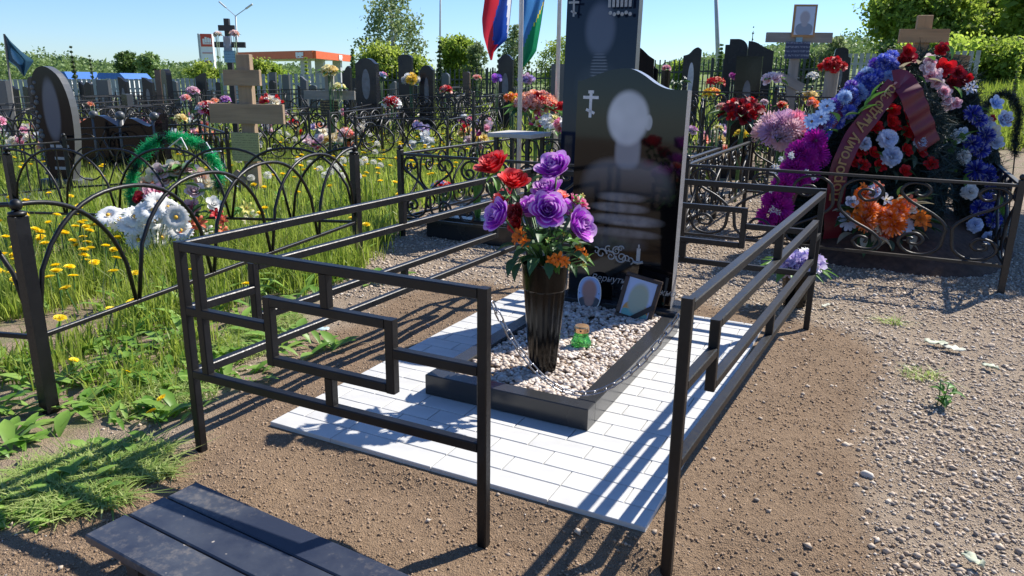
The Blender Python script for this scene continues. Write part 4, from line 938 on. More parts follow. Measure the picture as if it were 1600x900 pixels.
# ------------------------------------------------------------------ wooden crosses
def wcross(label,px,yt,yb,D,mat,bars,wpx,plaq=(),yaw=0.,low=None,th=.045,name='wooden_cross'):
    s=D/FPX; c=at(px,yt,D); g=tzf(c.x,D); r=thing(name,label,'cross',(c.x,D,g),TH*.25+yaw)
    top=c.z-g; w=wpx*s
    MB().box((0,0,(top-.25)/2),(w,th,top+.25),ch=.003).build('upright',M[mat],r)
    zz=lambda y:at(px,y,D).z-g
    for i,(x0,x1,y0,y1) in enumerate(bars):
        o=MB().box((0,0,0),((y1-y0)*s,th*.7,(x1-x0)*s),ch=.003).build('crossbar',M[mat],r,(((x0+x1)/2-px)*s,-th*.52,zz((y0+y1)/2))); o.rotation_euler=(0,PI/2,0)
    if low:
        x0,y0,x1,y1,w2=low; a=Vector(((x0-px)*s,-th*.5,zz(y0)));b=Vector(((x1-px)*s,-th*.5,zz(y1))); d=b-a
        o=MB().box((0,0,0),(w2*s,th*.7,d.length),ch=.003).build('slanted_bar',M[mat],r,(a+b)/2); o.rotation_euler=(0,math.atan2(d.x,d.z),0)
    for (x0,x1,y0,y1,mt,nm,dy) in plaq:
        MB().box((0,0,0),((x1-x0)*s,.012,(y1-y0)*s),ch=.001).build(nm,mt,r,((((x0+x1)/2)-px)*s,-th*.9-.012-dy,zz((y0+y1)/2)))
    return r
def textplate(name,bgc,fg,rows=5,sc=1.):
    m=NT(name); x,_,z=m.sep_(); wv=m.math('FRACT',m.math('MULTIPLY',z,rows*sc)); on=m.math('GREATER_THAN',wv,.55)
    n=m.noise(95.,2); msk=m.math('MULTIPLY',on,m.ramp(n,[(.45,(0,0,0)),(.52,(1,1,1))])); m.col(m.mix(m.math('MULTIPLY',msk,.7),bgc,fg)); m.set(.4); return m.mat
oliv=textplate('olive_name_plate',(.30,.31,.14),(.13,.13,.06),1,45.); blkp=textplate('black_gold_name_plate',(.02,.016,.012),(.35,.26,.10),1,28.); bluep=textplate('navy_name_plate',(.025,.04,.10),(.25,.28,.36),1,24.); skyp=textplate('light_blue_name_plate',(.22,.42,.55),(.1,.2,.3),1,26.)
ph1=plate_mat('cross_photo_print',(.5,.6,.75),(.36,.36,.42),0,.03,.05,.065,(.22,.27,.36),.02,.085)
wcross('brown wooden cross with an olive name plate standing in the dandelion grass',381,85,300,7.1,'oldwood',[(350,407,110,133),(323,440,163,192)],21,[(356,400,207,250,oliv,'name_plate',0)],0.0,(350,272,414,338,20),.07)
wcross('grey wooden cross with a black name plate and yellow flowers tied on top',514,108,250,10.5,'greywood',[(475,553,142,155)],13,[(500,528,157,182,blkp,'name_plate',0)],.05,(490,205,545,232,11),.06)
wcross('dark stained three bar cross with a photo and light blue plate, left of the canopy',354,29,175,11.5,'darkwood',[(342,366,40,48),(334,380,66,74)],7.5,[(349,360,58,79,ph1,'photo',0),(348,366,80,97,skyp,'name_plate',0)],.1,None,.06)
wcross('dark grey wooden cross with a framed photograph on top and a navy plate',1250,13,180,8.2,'greywood',[(1205,1299,52,66)],13,[(1233,1268,67,91,bluep,'name_plate',0),(1239,1272,11,56,M['pine'],'photo_frame',0.012),(1242,1269,14,53,ph1,'photo',.022),(1247,1256,56,66,skyp,'paper_slip',.0)],.0,(1226,118,1266,138,13),.06)
# ------------------------------------------------------------------ fences round the other plots
scroll_fence('black scroll fence with ball posts round the tall striped shirt stele',[L2(-1.33,2.92),L2(.47,2.92),L2(.47,4.75),L2(-1.33,4.75)],.575,.13,.45,closed=True,pw=.034)
scroll_fence('black scroll fence with heart shaped scrolls in front of the wreath heap',[L2(.58,3.27),L2(2.325,3.27),L2(2.325,5.45),L2(.58,5.45)],.585,.155,.50,closed=True,pw=.032)
scroll_fence('black scroll fence crossing the dandelion field behind the middle',[gat(545,11.4),gat(742,11.6),gat(775,14.0),gat(590,14.2)],.66,.14,.55,closed=True,midrail=True)
scroll_fence('black double rail fence with scrolls left of the flag poles',[gat(600,15.5),gat(712,15),gat(727,18.),gat(620,18.5)],.72,.14,.5,closed=True)
scroll_fence('tall black scroll fence behind the right edge of the portrait headstone',[gat(1060,8.4),gat(1196,8.0),gat(1290,10.5),gat(1130,11)],.98,.2,.5,midrail=False)
scroll_fence('black scroll fence behind the framed photo cross at right',[gat(1196,7.9),gat(1420,7.3)],.95,.25,.45)
scroll_fence('black ring fence behind the green tinsel arch at left',[gat(112,7.0)-Vector((0,0,0)),gat(362,7.6),gat(322,9.4),gat(120,8.9)],.58,.14,.4,'ring',closed=True,pw=.034)
scroll_fence('thin black bar fence running off the left edge before the leaf shaped stone',[gat(-60,6.3),gat(112,7.05)],.56,.14,.5,'bars')
scroll_fence('black bar fence behind the leaf shaped stone',[gat(-60,9.2),gat(108,9.8),gat(300,10.5)],.66,.15,.6,'bars',pw=.028,midrail=True)
scroll_fence('black ring fence behind the brown wooden cross',[gat(395,12.2),gat(520,11.6)],.70,.15,.5,'ring')
scroll_fence('black fence with rings behind the blue tricolour pole',[gat(740,9.2),gat(868,8.8)],.88,.2,.4,'ring',midrail=True)
for i,(a,b,D,h,mo) in enumerate(((-30,90,12,.8,'ring'),(70,230,13.5,.8,'bars'),(150,330,15.5,.85,'ring'),(10,150,17.5,.85,'bars'),(200,345,19,.9,'bars'),(390,530,15,.85,'ring'),(400,560,19,.9,'bars'),(590,690,19.5,.85,'bars'),(690,790,17,.85,'ring'),(640,770,23,.9,'bars'),(1030,1130,12.5,.85,'ring'),(1040,1170,16.5,.95,'bars'),(1210,1340,13,.95,'ring'),(1230,1390,17,1.,'bars'),(800,890,13,.9,'bars'),(395,520,9.6,.7,'scroll'),(560,700,9.4,.62,'ring'),(-20,130,10.8,.75,'ring'),(180,330,11.6,.75,'scroll'),(610,750,13,.8,'scroll'),(1090,1230,9.6,.85,'ring'))):
    p=gat(a,D);q=gat(b,D-.5); d=Vector((.35,1.6,0)); zc=['bar-less ring fence of a plot at the far left edge, before the leaf shaped stone','upright bar fence round a plot just behind the leaf shaped stone','ring fence round the plot behind the black wavy grave wall','upright bar fence beneath the far left teal flag','upright bar fence below the reddish brown narrow headstone','ring fence of the plot right behind the brown wooden cross','upright bar fence below the filling station canopy','upright bar fence round the plot of the arch topped blue black stone','ring fence round the plot under the hanging tricolour','farthest upright bar fence before the small brown headstone','ring fence just right of the curved top leaning stone','upright bar fence round the wave topped stone against the sky','ring fence right of the framed photo cross','upright bar fence round the shoulder topped stone','upright bar fence between the two white flag poles','scroll fence round the plot before the grey wooden cross','low ring fence in the dandelion field before the ogee topped stone','ring fence in front of the narrow round topped stone at left','scroll fence between the black wavy wall and the brown cross','scroll fence round the plot of the pointed headstone','ring fence round the square portrait stone'][i]
    side='left of the flags' if b<800 else 'right of the tall stele'
    scroll_fence('black '+zc.replace('bar-less ',''),[p,q,q+d,p+d],h,.15,.7,mo,'plot fences of the far rows',closed=True,pw=.026)
# kerb of the plot behind
kb=thing('grave_kerb','low dark granite kerb inside the scroll fence behind the red roses','grave kerb',L2(-.45,3.0),TH)
for c_,d_ in(((0,.05,.07),(1.45,.10,.16)),((-.675,.75,.068),(.10,1.28,.156)),((.675,.75,.068),(.10,1.28,.156))): MB().box(c_,d_,ch=.004).build('kerb_slab',M['granite_kerb'],kb)
MB().box((0,.72,.03),(1.23,1.22,.12)).build('slab',plain('grey_grave_slab',(.30,.29,.27),.6,.2,30),kb)
# table and flag poles
tp=at(812,210,5.75); tb=thing('garden_table','small square wooden table with thin black legs behind the vase of roses','table',(tp.x,tp.y,0),TH)
M['tabletop']=wood('pale_table_boards',(.50,.47,.42),1.,.6,'X')
MB().box((0,0,tp.z),(.36,.36,.032),ch=.004).build('tabletop',M['tabletop'],tb)
for x in(-.13,.13):
    for y in(-.13,.13): MB().box((0,0,0),(.028,.028,tp.z-.016),ch=.002).build('leg',M['iron'],tb,(x,y,(tp.z-.016)/2))
def cloth(name,label,pole,x0,x1,ya,yb,cols,D,seed,skew=0.):
    """pole thing with a flag that hangs in soft folds"""
    r=thing('flag_pole',label,'flag',(0,0,0)); px,yb_=pole; b=gat(px,D); r.location=b; z0=b.z
    topz=4.2; MB().lathe([(.020,-.1),(.018,topz)],12).build('pole',M['white_metal'],r,smooth=True)
    return r
def flag(root,edge,rows,D,mats,name='flag_cloth',ny=40,nx=30,fold=.05,shade=None):
    """edge: list of (y, xl, xr) in photo pixels describing the hanging outline; colour split given per column fractions"""
    b=MB(); ys=[e[0] for e in edge]; vs=[]
    for j in range(ny+1):
        y=ys[0]+(ys[-1]-ys[0])*j/ny; xl=np.interp(y,ys,[e[1] for e in edge]); xr=np.interp(y,ys,[e[2] for e in edge])
        for i in range(nx+1):
            t=i/nx; p=at(xl+(xr-xl)*t,y,D); dp=fold*math.sin(t*9+y*.02)*(.4+.6*t)+.03*math.sin(t*4-y*.03); s=(D+dp)/D; vs.append((Vector((0,0,H))+(p-Vector((0,0,H)))*s)-root.location)
    o=len(b.v); b.v+= [tuple(v) for v in vs]
    for j in range(ny):
        for i in range(nx):
            b.f.append(tuple(o+x for x in (j*(nx+1)+i,(j+1)*(nx+1)+i,(j+1)*(nx+1)+i+1,j*(nx+1)+i+1))); b.m.append(rows(i/nx,j/ny))
    return b.build(name,mats,root,smooth=True)
def clothm(n,c): return petal(n,c,.45,.7)
f1=cloth('flag_pole','white flag pole with a hanging white, blue and red tricolour',(810,205),0,0,0,0,0,6.6,1)
e=[(-150,770,806),(-60,760,804),(0,757,800),(30,753,797),(55,755,794),(62,757,792),(80,762,772),(94,766,769)]
def tri(t,j):
    y=-150+244*j; w=np.interp(y,[-150,0,50,62,75,95],[.80,.82,.93,1.1,1.2,1.3]); bl=np.interp(y,[-150,0,30,62,75],[.42,.52,.40,.36,1.1]); return 0 if t>w else (1 if t>bl else 2)
flag(f1,e,tri,6.55,[clothm('flag_white',(.72,.73,.78)),clothm('flag_blue',(.02,.07,.36)),clothm('flag_red',(.55,.03,.05))])
f2=cloth('flag_pole','white flag pole with a hanging blue and green flag with a thin yellow stripe',(866,165),0,0,0,0,0,7.2,2)
e=[(-150,826,866),(-60,820,860),(0,816,851),(40,813,845),(80,812,838),(92,813,830),(105,814,818)]
def tri2(t,j):
    y=-150+255*j; s=np.interp(y,[-150,0,30,60,80,105],[1.1,.98,.72,.35,.1,-.2]); return 0 if t<s-.03 else (2 if t<s+.03 and y<40 else 1)
flag(f2,e,tri2,7.1,[clothm('flag_sky_blue',(.06,.22,.50)),clothm('flag_green',(.02,.26,.12)),clothm('flag_yellow',(.75,.6,.08))])
f3=thing('flag_pole','thin leaning pole with a dark teal flag bearing a pale emblem at far left','flag',gat(17,15))
MB().bar(at(6.5,53,15)-f3.location,at(17,150,15)-f3.location-Vector((0,0,.8)),.03,ch=.004).build('pole',M['greywood'],f3)
flag(f3,[(53,6.5,7.5),(65,8,17),(80,10.5,33),(95,12,53),(104,25,47),(112,31,42),(119,37,39)],lambda t,j:1 if ((t-.42)/.2)**2+((j-.52)/.2)**2<1 else 0,15,[clothm('flag_teal',(.045,.11,.17)),clothm('flag_emblem',(.25,.48,.66))],fold=.12)
# ------------------------------------------------------------------ tinsel, garlands, bouquets
def needles(root,name,P,L,Wd,mat,flatv=None):
    P=np.asarray(P,float)-np.array(root.location)[None]; n=len(P); d=NR.normal(size=(n,3)); d/=np.linalg.norm(d,axis=1)[:,None]; s=np.cross(d,NR.normal(size=(n,3))); s/=np.linalg.norm(s,axis=1)[:,None]
    Ln=L*NR.uniform(.5,1.1,(n,1)); V=np.stack([P-s*Wd/2,P+s*Wd/2,P+d*Ln+s*Wd*.25,P+d*Ln-s*Wd*.25],1).reshape(-1,3); F=(np.arange(n)*4)[:,None]+np.arange(4)[None]
    c=np.repeat(NR.uniform(0,1,(n,1)),4,0)*np.ones((1,3)); o=ob(name,npmesh(name,V,F,mat,None,c),root); o['kind']='stuff'; return o
def path3(pts,n): # pts (px,py,D)
    q=outline([tuple(at(*p)) for p in pts],12); q=[Vector(x) for x in q]; cum=[0]
    for i in range(1,len(q)): cum.append(cum[-1]+(q[i]-q[i-1]).length)
    out=[]
    for s in np.linspace(0,cum[-1],n):
        j=min(len(q)-2,max(0,int(np.searchsorted(cum,s))-1)); f=(s-cum[j])/max(1e-9,cum[j+1]-cum[j]); out.append(q[j].lerp(q[j+1],f))
    return out
def garland(root,pts,kind,cols,r,n,jit=.03,lead=-.03,up=.2):
    for i,p in enumerate(path3(pts,n)):
        v=(Vector((0,0,H))-p).normalized(); d=v+Vector((rnd.uniform(-.6,.6),0,rnd.uniform(-.3,.5)+up)); p=p+Vector((rnd.uniform(-jit,jit),lead*rnd.uniform(.2,1.2),rnd.uniform(-jit,jit)))
        put(root,kind,cols[i%len(cols)] if not isinstance(cols,str) else cols,p,r*rnd.uniform(.85,1.15),d)
M['tinsel']=foliage('bright_green_tinsel',(.0,.30,.09),(.04,.70,.28),.55,.35); M['fir']=foliage('dark_fir_needles',(.006,.016,.012),(.02,.045,.032),.1,.5); M['firB']=foliage('dusty_fir_needles',(.012,.028,.028),(.05,.085,.08),.1,.5)
w=thing('tinsel_wreath','bright green tinsel arch with a white ribbon round the pink roses at left','wreath',gat(272,4.9))
pp_=path3([(207,318,4.9),(206,280,4.9),(222,240,4.92),(252,217,4.94),(285,216,4.94),(318,230,4.92),(338,258,4.9),(342,296,4.9)],60)
PP=np.array([p[:] for p in pp_]); PP=np.repeat(PP,130,0)+NR.normal(0,.014,(60*130,3)); dk=((np.arange(len(PP))//130)%15>=12)
needles(w,'tinsel',PP[~dk],.040,.003,M['tinsel']); needles(w,'dark_tinsel',PP[dk],.036,.003,M['fir']); MB().tube([p-w.location for p in pp_],.004,5).build('wire_frame',M['iron'],w)
for px in(208,341): stem(w,gat(px,4.9),at(px,300,4.9),.005)
rb=MB(); 
for a,b_ in(((262,232,4.85),(283,215,4.85)),((283,215,4.85),(293,234,4.85)),((322,222,4.85),(333,240,4.85)),((336,262,4.86),(372,292,4.82)),((318,240,4.85),(345,236,4.85))):
    A=at(*a)-w.location;B=at(*b_)-w.location; rb.bar(A,B,.004,.022,up=Vector((.2,-1,.2)))
rb.build('white_ribbon',plain('white_satin',(.75,.75,.78),.4,.05),w)
def free(label,pxs,kind,cols,spec_r,D,cat='flower bouquet',leaf=None,ground=None,name='bouquet'):
    """flowers at given picture bearings, every one on its own stem into the ground"""
    cx=sum(p[0] for p in pxs)/len(pxs); b=gat(cx,D); r=thing(name,label,cat,b)
    for i,p in enumerate(pxs):
        q=at(p[0],p[1],D+rnd.uniform(-.05,.05)); v=(Vector((0,0,H))-q).normalized()
        put(r,kind,cols[i%len(cols)],q,spec_r*D/FPX*rnd.uniform(.9,1.1),v*.8+Vector((rnd.uniform(-.5,.5),0,rnd.uniform(.1,.8))))
        stem(r,b+Vector((rnd.gauss(0,.03),rnd.gauss(0,.03),-.02)),q-Vector((0,-.012,.01)),.003)
    if leaf:
        for i in range(leaf[1]):
            p=rnd.choice(pxs); q=at(p[0]+rnd.uniform(-12,12),p[1]+rnd.uniform(-4,18),D+.04); a=rnd.uniform(0,2*PI); putleaf(r,rnd.choice(leaf[0]),q,leaf[2]*D/FPX,(math.cos(a),math.sin(a)*.5-.3,rnd.uniform(-.5,.5)))
    return r
free('big bunch of white daisies leaning in the hooped fence at left',[(170,338),(186,344),(205,352),(242,344),(216,376),(228,355),(252,372),(240,330),(262,350),(246,318),(228,332),(275,340),(262,325),(210,340),(282,362),(236,385)],'daisy',['white'],20,4.35,'daisy bouquet',('D',10,26))
free('pale peach and cream roses in the middle of the green tinsel arch',[(278,265),(296,263),(241,272),(230,287),(256,280),(322,285),(312,277),(250,268),(268,262)],'rosette',['peach','palepink','cream'],15,4.95,leaf=('LD',16,30))
free('wine and pink tinted roses below the green tinsel arch',[(238,303),(222,312),(303,297),(300,323),(334,318),(248,300)],'rosette',['pink','crimson','palepink','pink','white'],15,4.75,leaf=('DB',18,30))
free('coral red and white small blossoms right of the daisies',[(300,352),(322,360),(338,335),(348,345),(296,360),(318,375),(335,372),(350,362),(312,348),(272,355),(284,358)],'lily',['coral','white','red','coral'],11,4.5,leaf=('L',10,22))
free('pale yellow blossoms beside the foot of the brown wooden cross',[(385,325),(392,338),(398,352),(388,345)],'lily',['lemon','cream'],11,4.9,leaf=('L',5,22))
B=bouquet
B('yellow roses with green leaves tied on the grey wooden cross',515,112,10.35,15,[('rosette','yellow',5,.5),('rosette','lemon',3,.5)],('LD',9),pot=None)
B('small yellow flowers under the arm of the grey wooden cross',530,137,10.35,11,[('rosette','lemon',4,.5)],('L',7))
B('dark hanging bouquet left on the three bar cross',340,54,11.3,7,[('rosette','palepink',3,.6),('rosette','cream',2,.6)],('DB',6))
B('peach hanging bouquet right on the three bar cross',366,53,11.3,8,[('rosette','peach',4,.6),('rosette','palepink',2,.6)],('D',5))
B('pink and peach bouquet left of the leaf shaped stone',66,163,9.8,9,[('rosette','pink',3,.6),('rosette','peach',3,.6)],('L',4))
B('orange flower left of the black wavy grave wall',141,163,10.5,6,[('rosette','orange',3,.7)],('L',3))
B('pink bouquet below the left end of the ring fence',92,210,8.3,13,[('rosette','pink',6,.45),('rosette','hot',3,.45)],('D',6))
B('pink and crimson bouquet at the far left edge',-2,190,9,12,[('rosette','pink',5,.5),('rosette','hot',3,.5)],('D',6))
B('yellow bouquet at the right end of the black wavy grave wall',282,186,8.9,11,[('rosette','yellow',5,.6),('rosette','lemon',2,.5)],('L',4))
B('red, orange and white rose bouquet left of the brown wooden cross',325,172,8.7,20,[('rosette','crimson',5,.4),('rosette','orange',4,.4),('rosette','white',5,.36),('rosette','hot',3,.36)],('LD',8))
B('light pink bouquet above the black wavy grave wall',301,143,15,11,[('rosette','pink',5,.5),('rosette','palepink',3,.5)],('L',5))
B('salmon pink bouquet below the light pink one',290,154,12.5,9,[('rosette','coral',4,.5),('rosette','pink',2,.5)],('L',5))
B('orange blossoms touching the left arm of the brown wooden cross',336,158,10,7,[('rosette','orange',4,.6)],('L',2))
B('two purple blossoms beside the brown wooden cross',352,156,10.2,9,[('rosette','magenta',3,.6),('rosette','purple',2,.6)],('L',2))
B('red tulips with a yellow teddy coloured bloom right of the brown wooden cross',425,160,11.2,16,[('bud','red',5,.4),('rosette','cream',3,.5),('rosette','red',3,.45)],('L',5))
B('orange red poppies behind the brown wooden cross',413,157,12,9,[('lily','red',3,.6),('rosette','orange',2,.6)],('L',3))
B('pink and white bouquet low beside the brown wooden cross',443,178,11,9,[('rosette','palepink',4,.5),('rosette','white',3,.5)],('L',4))
B('fallen coral bouquet in the grass right of the grey cross foot',541,210,10.3,14,[('rosette','coral',6,.4),('rosette','palepink',4,.4)],('L',4))
B('red and white ball of roses in front of the tall ogee topped stone',612,162,12.2,16,[('rosette','red',7,.45),('rosette','white',6,.45)],('D',4))
B('yellow and white chrysanthemums on the rail before the arch topped stone',642,126,14.3,12,[('mum','yellow',4,.55),('mum','white',4,.55)],('L',3))
B('red and coral flowers on the grave right of the pointed headstone',697,141,15.2,11,[('rosette','red',5,.45),('rosette','coral',5,.45)],('LD',8))
B('pink and green tinsel bouquet right of the ogee topped stone',597,118,15.5,8,[('rosette','hot',3,.5),('rosette','sky',3,.5)],('D',5))
B('row of coral blossoms before the brown small stone',745,122,22,8,[('rosette','coral',5,.45)],('L',4))
B('two violet round blossoms under the hanging tricolour',776,124,13,9,[('mum','violet',2,.7),('mum','purple',2,.6)],('L',2))
B('lilac bouquet behind the white flag poles',822,126,12.5,12,[('mum','lilac',5,.5),('mum','mauve',4,.45)],('DL',6))
B('golden orange chrysanthemums left of the white flag pole',800,155,8.6,11,[('mum','orange',3,.6),('mum','yellow',3,.5)],('L',4))
B('orange red roses in a long bed behind the table',838,168,7.2,38,[('rosette','orange',16,.22),('rosette','coral',14,.22),('rosette','red',6,.22)],('LD',18),flat=.72)
B('yellow and white roses low in the bed behind the table',856,195,7.0,30,[('rosette','lemon',11,.23),('rosette','white',7,.22),('bud','hot',5,.2)],('LL',18),flat=.6)
B('bright red roses beside the tall striped shirt stele',884,170,6.5,19,[('rosette','red',9,.36)],('D',6))
B('pink and white carnations at the foot of the tall stele',884,203,6.2,22,[('carnation','pink',4,.4),('carnation','white',3,.42),('rosette','coral',2,.32)],('L',8))
B('dark crimson buds above the red roses by the flag pole',852,152,7.6,9,[('bud','crimson',5,.5)],('D',4))
B('dark green leafy bunch behind the right end of the portrait headstone',1062,128,6.2,13,[('tiny','white',2,.25)],('DB',16))
B('purple violet small bouquet right of the portrait headstone',1080,205,6.5,12,[('rosette','magenta',4,.5),('rosette','mauve',3,.5)],('LD',9))
B('pink and coral flowers in a dark vase left of the wave topped stone',1041,107,12,8,[('rosette','pink',4,.5),('rosette','coral',3,.5)],('L',3),pot=M['vase'])
B('orange red lilies on the fence rail below the wave topped stone',1118,129,8.9,15,[('lily','red',5,.42),('lily','coral',5,.42)],('L',3),flat=.5)
B('golden yellow lilies below the orange red ones',1112,147,8.5,15,[('lily','yellow',7,.42),('lily','orange',3,.42)],('L',6),flat=.6)
B('magenta bloom left of the square portrait stone',1146,121,9.2,7,[('mum','magenta',3,.7)],('D',3))
B('peach roses left of the dark red garland',1128,168,7.7,10,[('rosette','coral',3,.55),('rosette','peach',3,.5)],('LB',6))
B('dark red roses in a drooping wreath behind the headstone',1160,182,6.9,38,[('rosette','darkred',11,.27),('rosette','red',6,.25)],('DB',16),cat='wreath',name='wreath',flat=.85)
B('lemon yellow blooms under the dark red roses',1122,201,7.2,9,[('rosette','lemon',3,.6)],('DL',7))
B('golden yellow blooms below the middle of the dark red roses',1158,210,7.2,11,[('lily','yellow',5,.5)],('DL',6))
B('pale pink peonies on the rail beside the framed photo cross',1208,124,7.9,19,[('rosette','palepink',7,.45)],('L',4),flat=.55)
B('bright red carnations in a basket right of the framed photo cross',1301,106,8.6,18,[('carnation','red',8,.45)],('L',3),pot=M['greywood'])
B('white blossoms behind the red carnations',1270,120,9.6,10,[('tiny','white',9,.4)],('B',5))
B('golden roses behind the dark cross upright',1265,152,9.2,14,[('rosette','yellow',6,.5)],('L',4))
B('orange red gerberas left of the blue garland',1268,162,6.9,9,[('mum','orange',2,.7),('rosette','coral',2,.6)],('B',4))
B('single orange and red blooms left of the dark cross',1222,165,7.3,10,[('rosette','orange',3,.55),('rosette','red',2,.5)],('L',5))
B('pink and cream rose at the left of the dark cross',1194,160,7.4,7,[('rosette','palepink',3,.7)],('L',4))
B('big pink and white chrysanthemums left of the wreath heap',1223,213,5.75,40,[('fluffy','palepink',4,.52),('fluffy','mauve',3,.55),('fluffy','pink',2,.5)],('D',8),flat=.9,cat='chrysanthemum bouquet')
B('lilac artificial flowers with green leaves by the right rear fence corner',1248,414,3.60,46,[('rosette','lilac',9,.36),('rosette','white',3,.3),('rosette','violet',2,.3)],('LLG',18),flat=.6,pot=M['vase'])
B('red and blue low flowers inside the scroll fence behind the red roses',690,292,5.5,18,[('rosette','red',5,.3),('tiny','blue',7,.22),('rosette','coral',3,.26)],('LLG',22),flat=.6)
t=free('single dark pink tulip with long leaves at the corner of the table',[(747,210)],'bud',['hot'],10,5.2); 
for a in(.9,1.4,2.2,1.2): putleaf(t,'G',t.location+Vector((0,0,.1)),.42,(math.cos(a)*.3,-.1,1))
# small ones sprinkled on the far rows
for i in range(84):
    px=rnd.uniform(0,340) if i<36 else (rnd.uniform(400,770) if i<66 else rnd.uniform(1090,1330)); D=rnd.uniform(9.5,18); yy=H-.35-(rnd.random()*.35)
    g=gat(px,D); q=rnd.choice(['pink','red','white','yellow','orange','coral','palepink','lilac','cream','hot']); r=thing('bouquet','small %s bouquet %s in the %s'%({'palepink':'pale pink','coral':'coral red'}.get(q,q),['with white roses','with pink roses','with yellow roses'][i%3],'far left rows' if px<345 else ('rows behind the crosses' if px<780 else 'rows right of the tall stele')),'flower bouquet',g,0,'small bouquets of the far rows'); 
    for j in range(5): put(r,'rosette',q if j<3 else ['white','pink','yellow'][i%3],g+Vector((rnd.gauss(0,.06),rnd.gauss(0,.05),.34+rnd.gauss(0,.05))),.07,(rnd.gauss(0,.4),-.8,.6))
    for j in range(3): putleaf(r,'D',g+Vector((0,0,.27)),.16,(rnd.gauss(0,1),-.5,.1))
    stem(r,g,g+Vector((0,0,.32)),.012)
# ------------------------------------------------------------------ the heap of wreaths
mc=Vector((2.66,5.12,0)); b=MB(); NU=36;NV=12; vs=[]
for j in range(NV+1):
    t=j/NV
    for i in range(NU):
        a=2*PI*i/NU; rr=1-t; h=.34*(1-rr**2.2); k=1+.06*math.sin(5*a+t*4); p=mc+UA*(.74*rr*k*math.cos(a))+VA*(.98*rr*k*math.sin(a)); vs.append((p.x,p.y,h-.03+.02*vnoise(np.array([p.x*9]),np.array([p.y*9]))[0]))
b.add(vs,[(j*NU+i,j*NU+(i+1)%NU,(j+1)*NU+(i+1)%NU,(j+1)*NU+i) for j in range(NV) for i in range(NU)])
mo=b.build('burial_mound',plain('reddish_mound_soil',(.07,.04,.028),.95,.4,25,bump=.5),None,smooth=True); tag(mo,'low reddish soil mound under the heap of wreaths','burial mound')
wcross('new pale pine cross standing at the top of the heap of wreaths',1446,24,340,5.32,'pine',[(1413,1480,47,66)],20,[],-.12,(1400,86,1512,97,18),.05)
def inside(poly,n):
    P=np.array(poly,float); x0,y0=P.min(0);x1,y1=P.max(0); X=NR.uniform(x0,x1,n*3);Y=NR.uniform(y0,y1,n*3); k=inpoly(P,X,Y); return X[k][:n],Y[k][:n]
def wD(py,base=4.72): return base+.30*np.clip((385-py)/300,0,1.1)
def fill(root,poly,n,L,mat,dD=0.,name='needles',Wd=.004,rel=.05):
    X,Y=inside(poly,n); P=[at(x,y,wD(y)+dD+rnd.uniform(-rel,rel))[:] for x,y in zip(X,Y)]; return needles(root,name,P,L,Wd,mat)
def board(root,poly,dD,mat,name='backing'):
    f=[at(x,y,float(wD(y))+dD)-root.location for x,y in poly]; k=[p+Vector((.0,.03,0)) for p in f]; n=len(f); b=MB(); b.add(f+k,[tuple(range(n)),tuple(range(2*n-1,n-1,-1))]+[(i,n+i,n+(i+1)%n,(i+1)%n) for i in range(n)]); return b.build(name,mat,root)
def ribbon(root,pts,wd,mat,lean=(0,0),text=None,tsize=.075,tmat=None,toff=.02,name='ribbon'):
    P=path3(pts,40); n=Vector((0,-1,.25)).normalized(); b=MB(); S=[];Nn=[]; vs=[]
    for i,p in enumerate(P):
        t=(P[min(i+1,39)]-P[max(i-1,0)]).normalized(); nn=(n-t*n.dot(t)).normalized(); s=nn.cross(t).normalized(); S.append(s);Nn.append(nn); q=p+nn*(.006*math.sin(i*.7))
        vs+= [q-s*wd/2-root.location,q-s*wd*.1+nn*.004-root.location,q+s*wd/2-root.location]
    b.add(vs,[(3*i+k,3*i+k+1,3*i+k+4,3*i+k+3) for i in range(39) for k in range(2)]); o=b.build(name,mat,root,smooth=True)
    if text:
        me=textmesh(text,tsize,0,.0004,.0015); me.materials.append(tmat); cum=[0]
        for i in range(1,40): cum.append(cum[-1]+(P[i]-P[i-1]).length)
        for v in me.vertices:
            s=v.co.x+toff; j=min(38,max(0,int(np.searchsorted(cum,s))-1)); f=(s-cum[j])/max(1e-9,cum[j+1]-cum[j]); p=P[j].lerp(P[j+1],f); v.co=p+S[j]*(v.co.y-tsize*.26)+Nn[j]*.012-root.location
        me.update(); ob('lettering',me,root)
    return o
m=NT('maroon_satin'); m.col(m.ramp(m.noise(5.,2),[(.3,(.10,.003,.014)),(.7,(.15,.006,.024))])); m.set(.38); M['maroon']=m.mat
m=NT('plum_satin'); m.col(m.ramp(m.noise(5.,2),[(.3,(.09,.008,.035)),(.7,(.15,.015,.06))])); m.set(.38); M['plum']=m.mat
M['goldtxt']=plain('gold_lettering',(.62,.42,.16),.45,.15)
base=Vector((2.5,4.85,.2))
wa=thing('funeral_wreath','big fir wreath with red roses and a lettered maroon ribbon, middle of the heap','wreath',base)
polyA=[(1400,105),(1355,165),(1318,250),(1305,330),(1335,378),(1400,382),(1470,350),(1492,250),(1472,175),(1435,118)]
board(wa,polyA,.09,M['fir']); fill(wa,polyA,9000,.10,M['fir'],.02,rel=.08); fill(wa,[(1430,120),(1470,160),(1495,240),(1478,330),(1440,330),(1455,240)],2200,.11,M['firB'],-.06)
ribbon(wa,[(1300,372,4.66),(1303,330,4.64),(1311,270,4.62),(1330,222,4.66),(1362,178,4.70),(1398,132,4.76)],.115,M['maroon'],text='Дорогому Андрею',tsize=.090,tmat=M['goldtxt'],toff=.235)
ribbon(wa,[(1396,129,4.755),(1412,129,4.75),(1425,150,4.70),(1440,190,4.72),(1452,228,4.75)],.15,M['maroon'])
put(wa,'bud','palepink',at(1398,131,4.74),.02,(0,-1,.5))
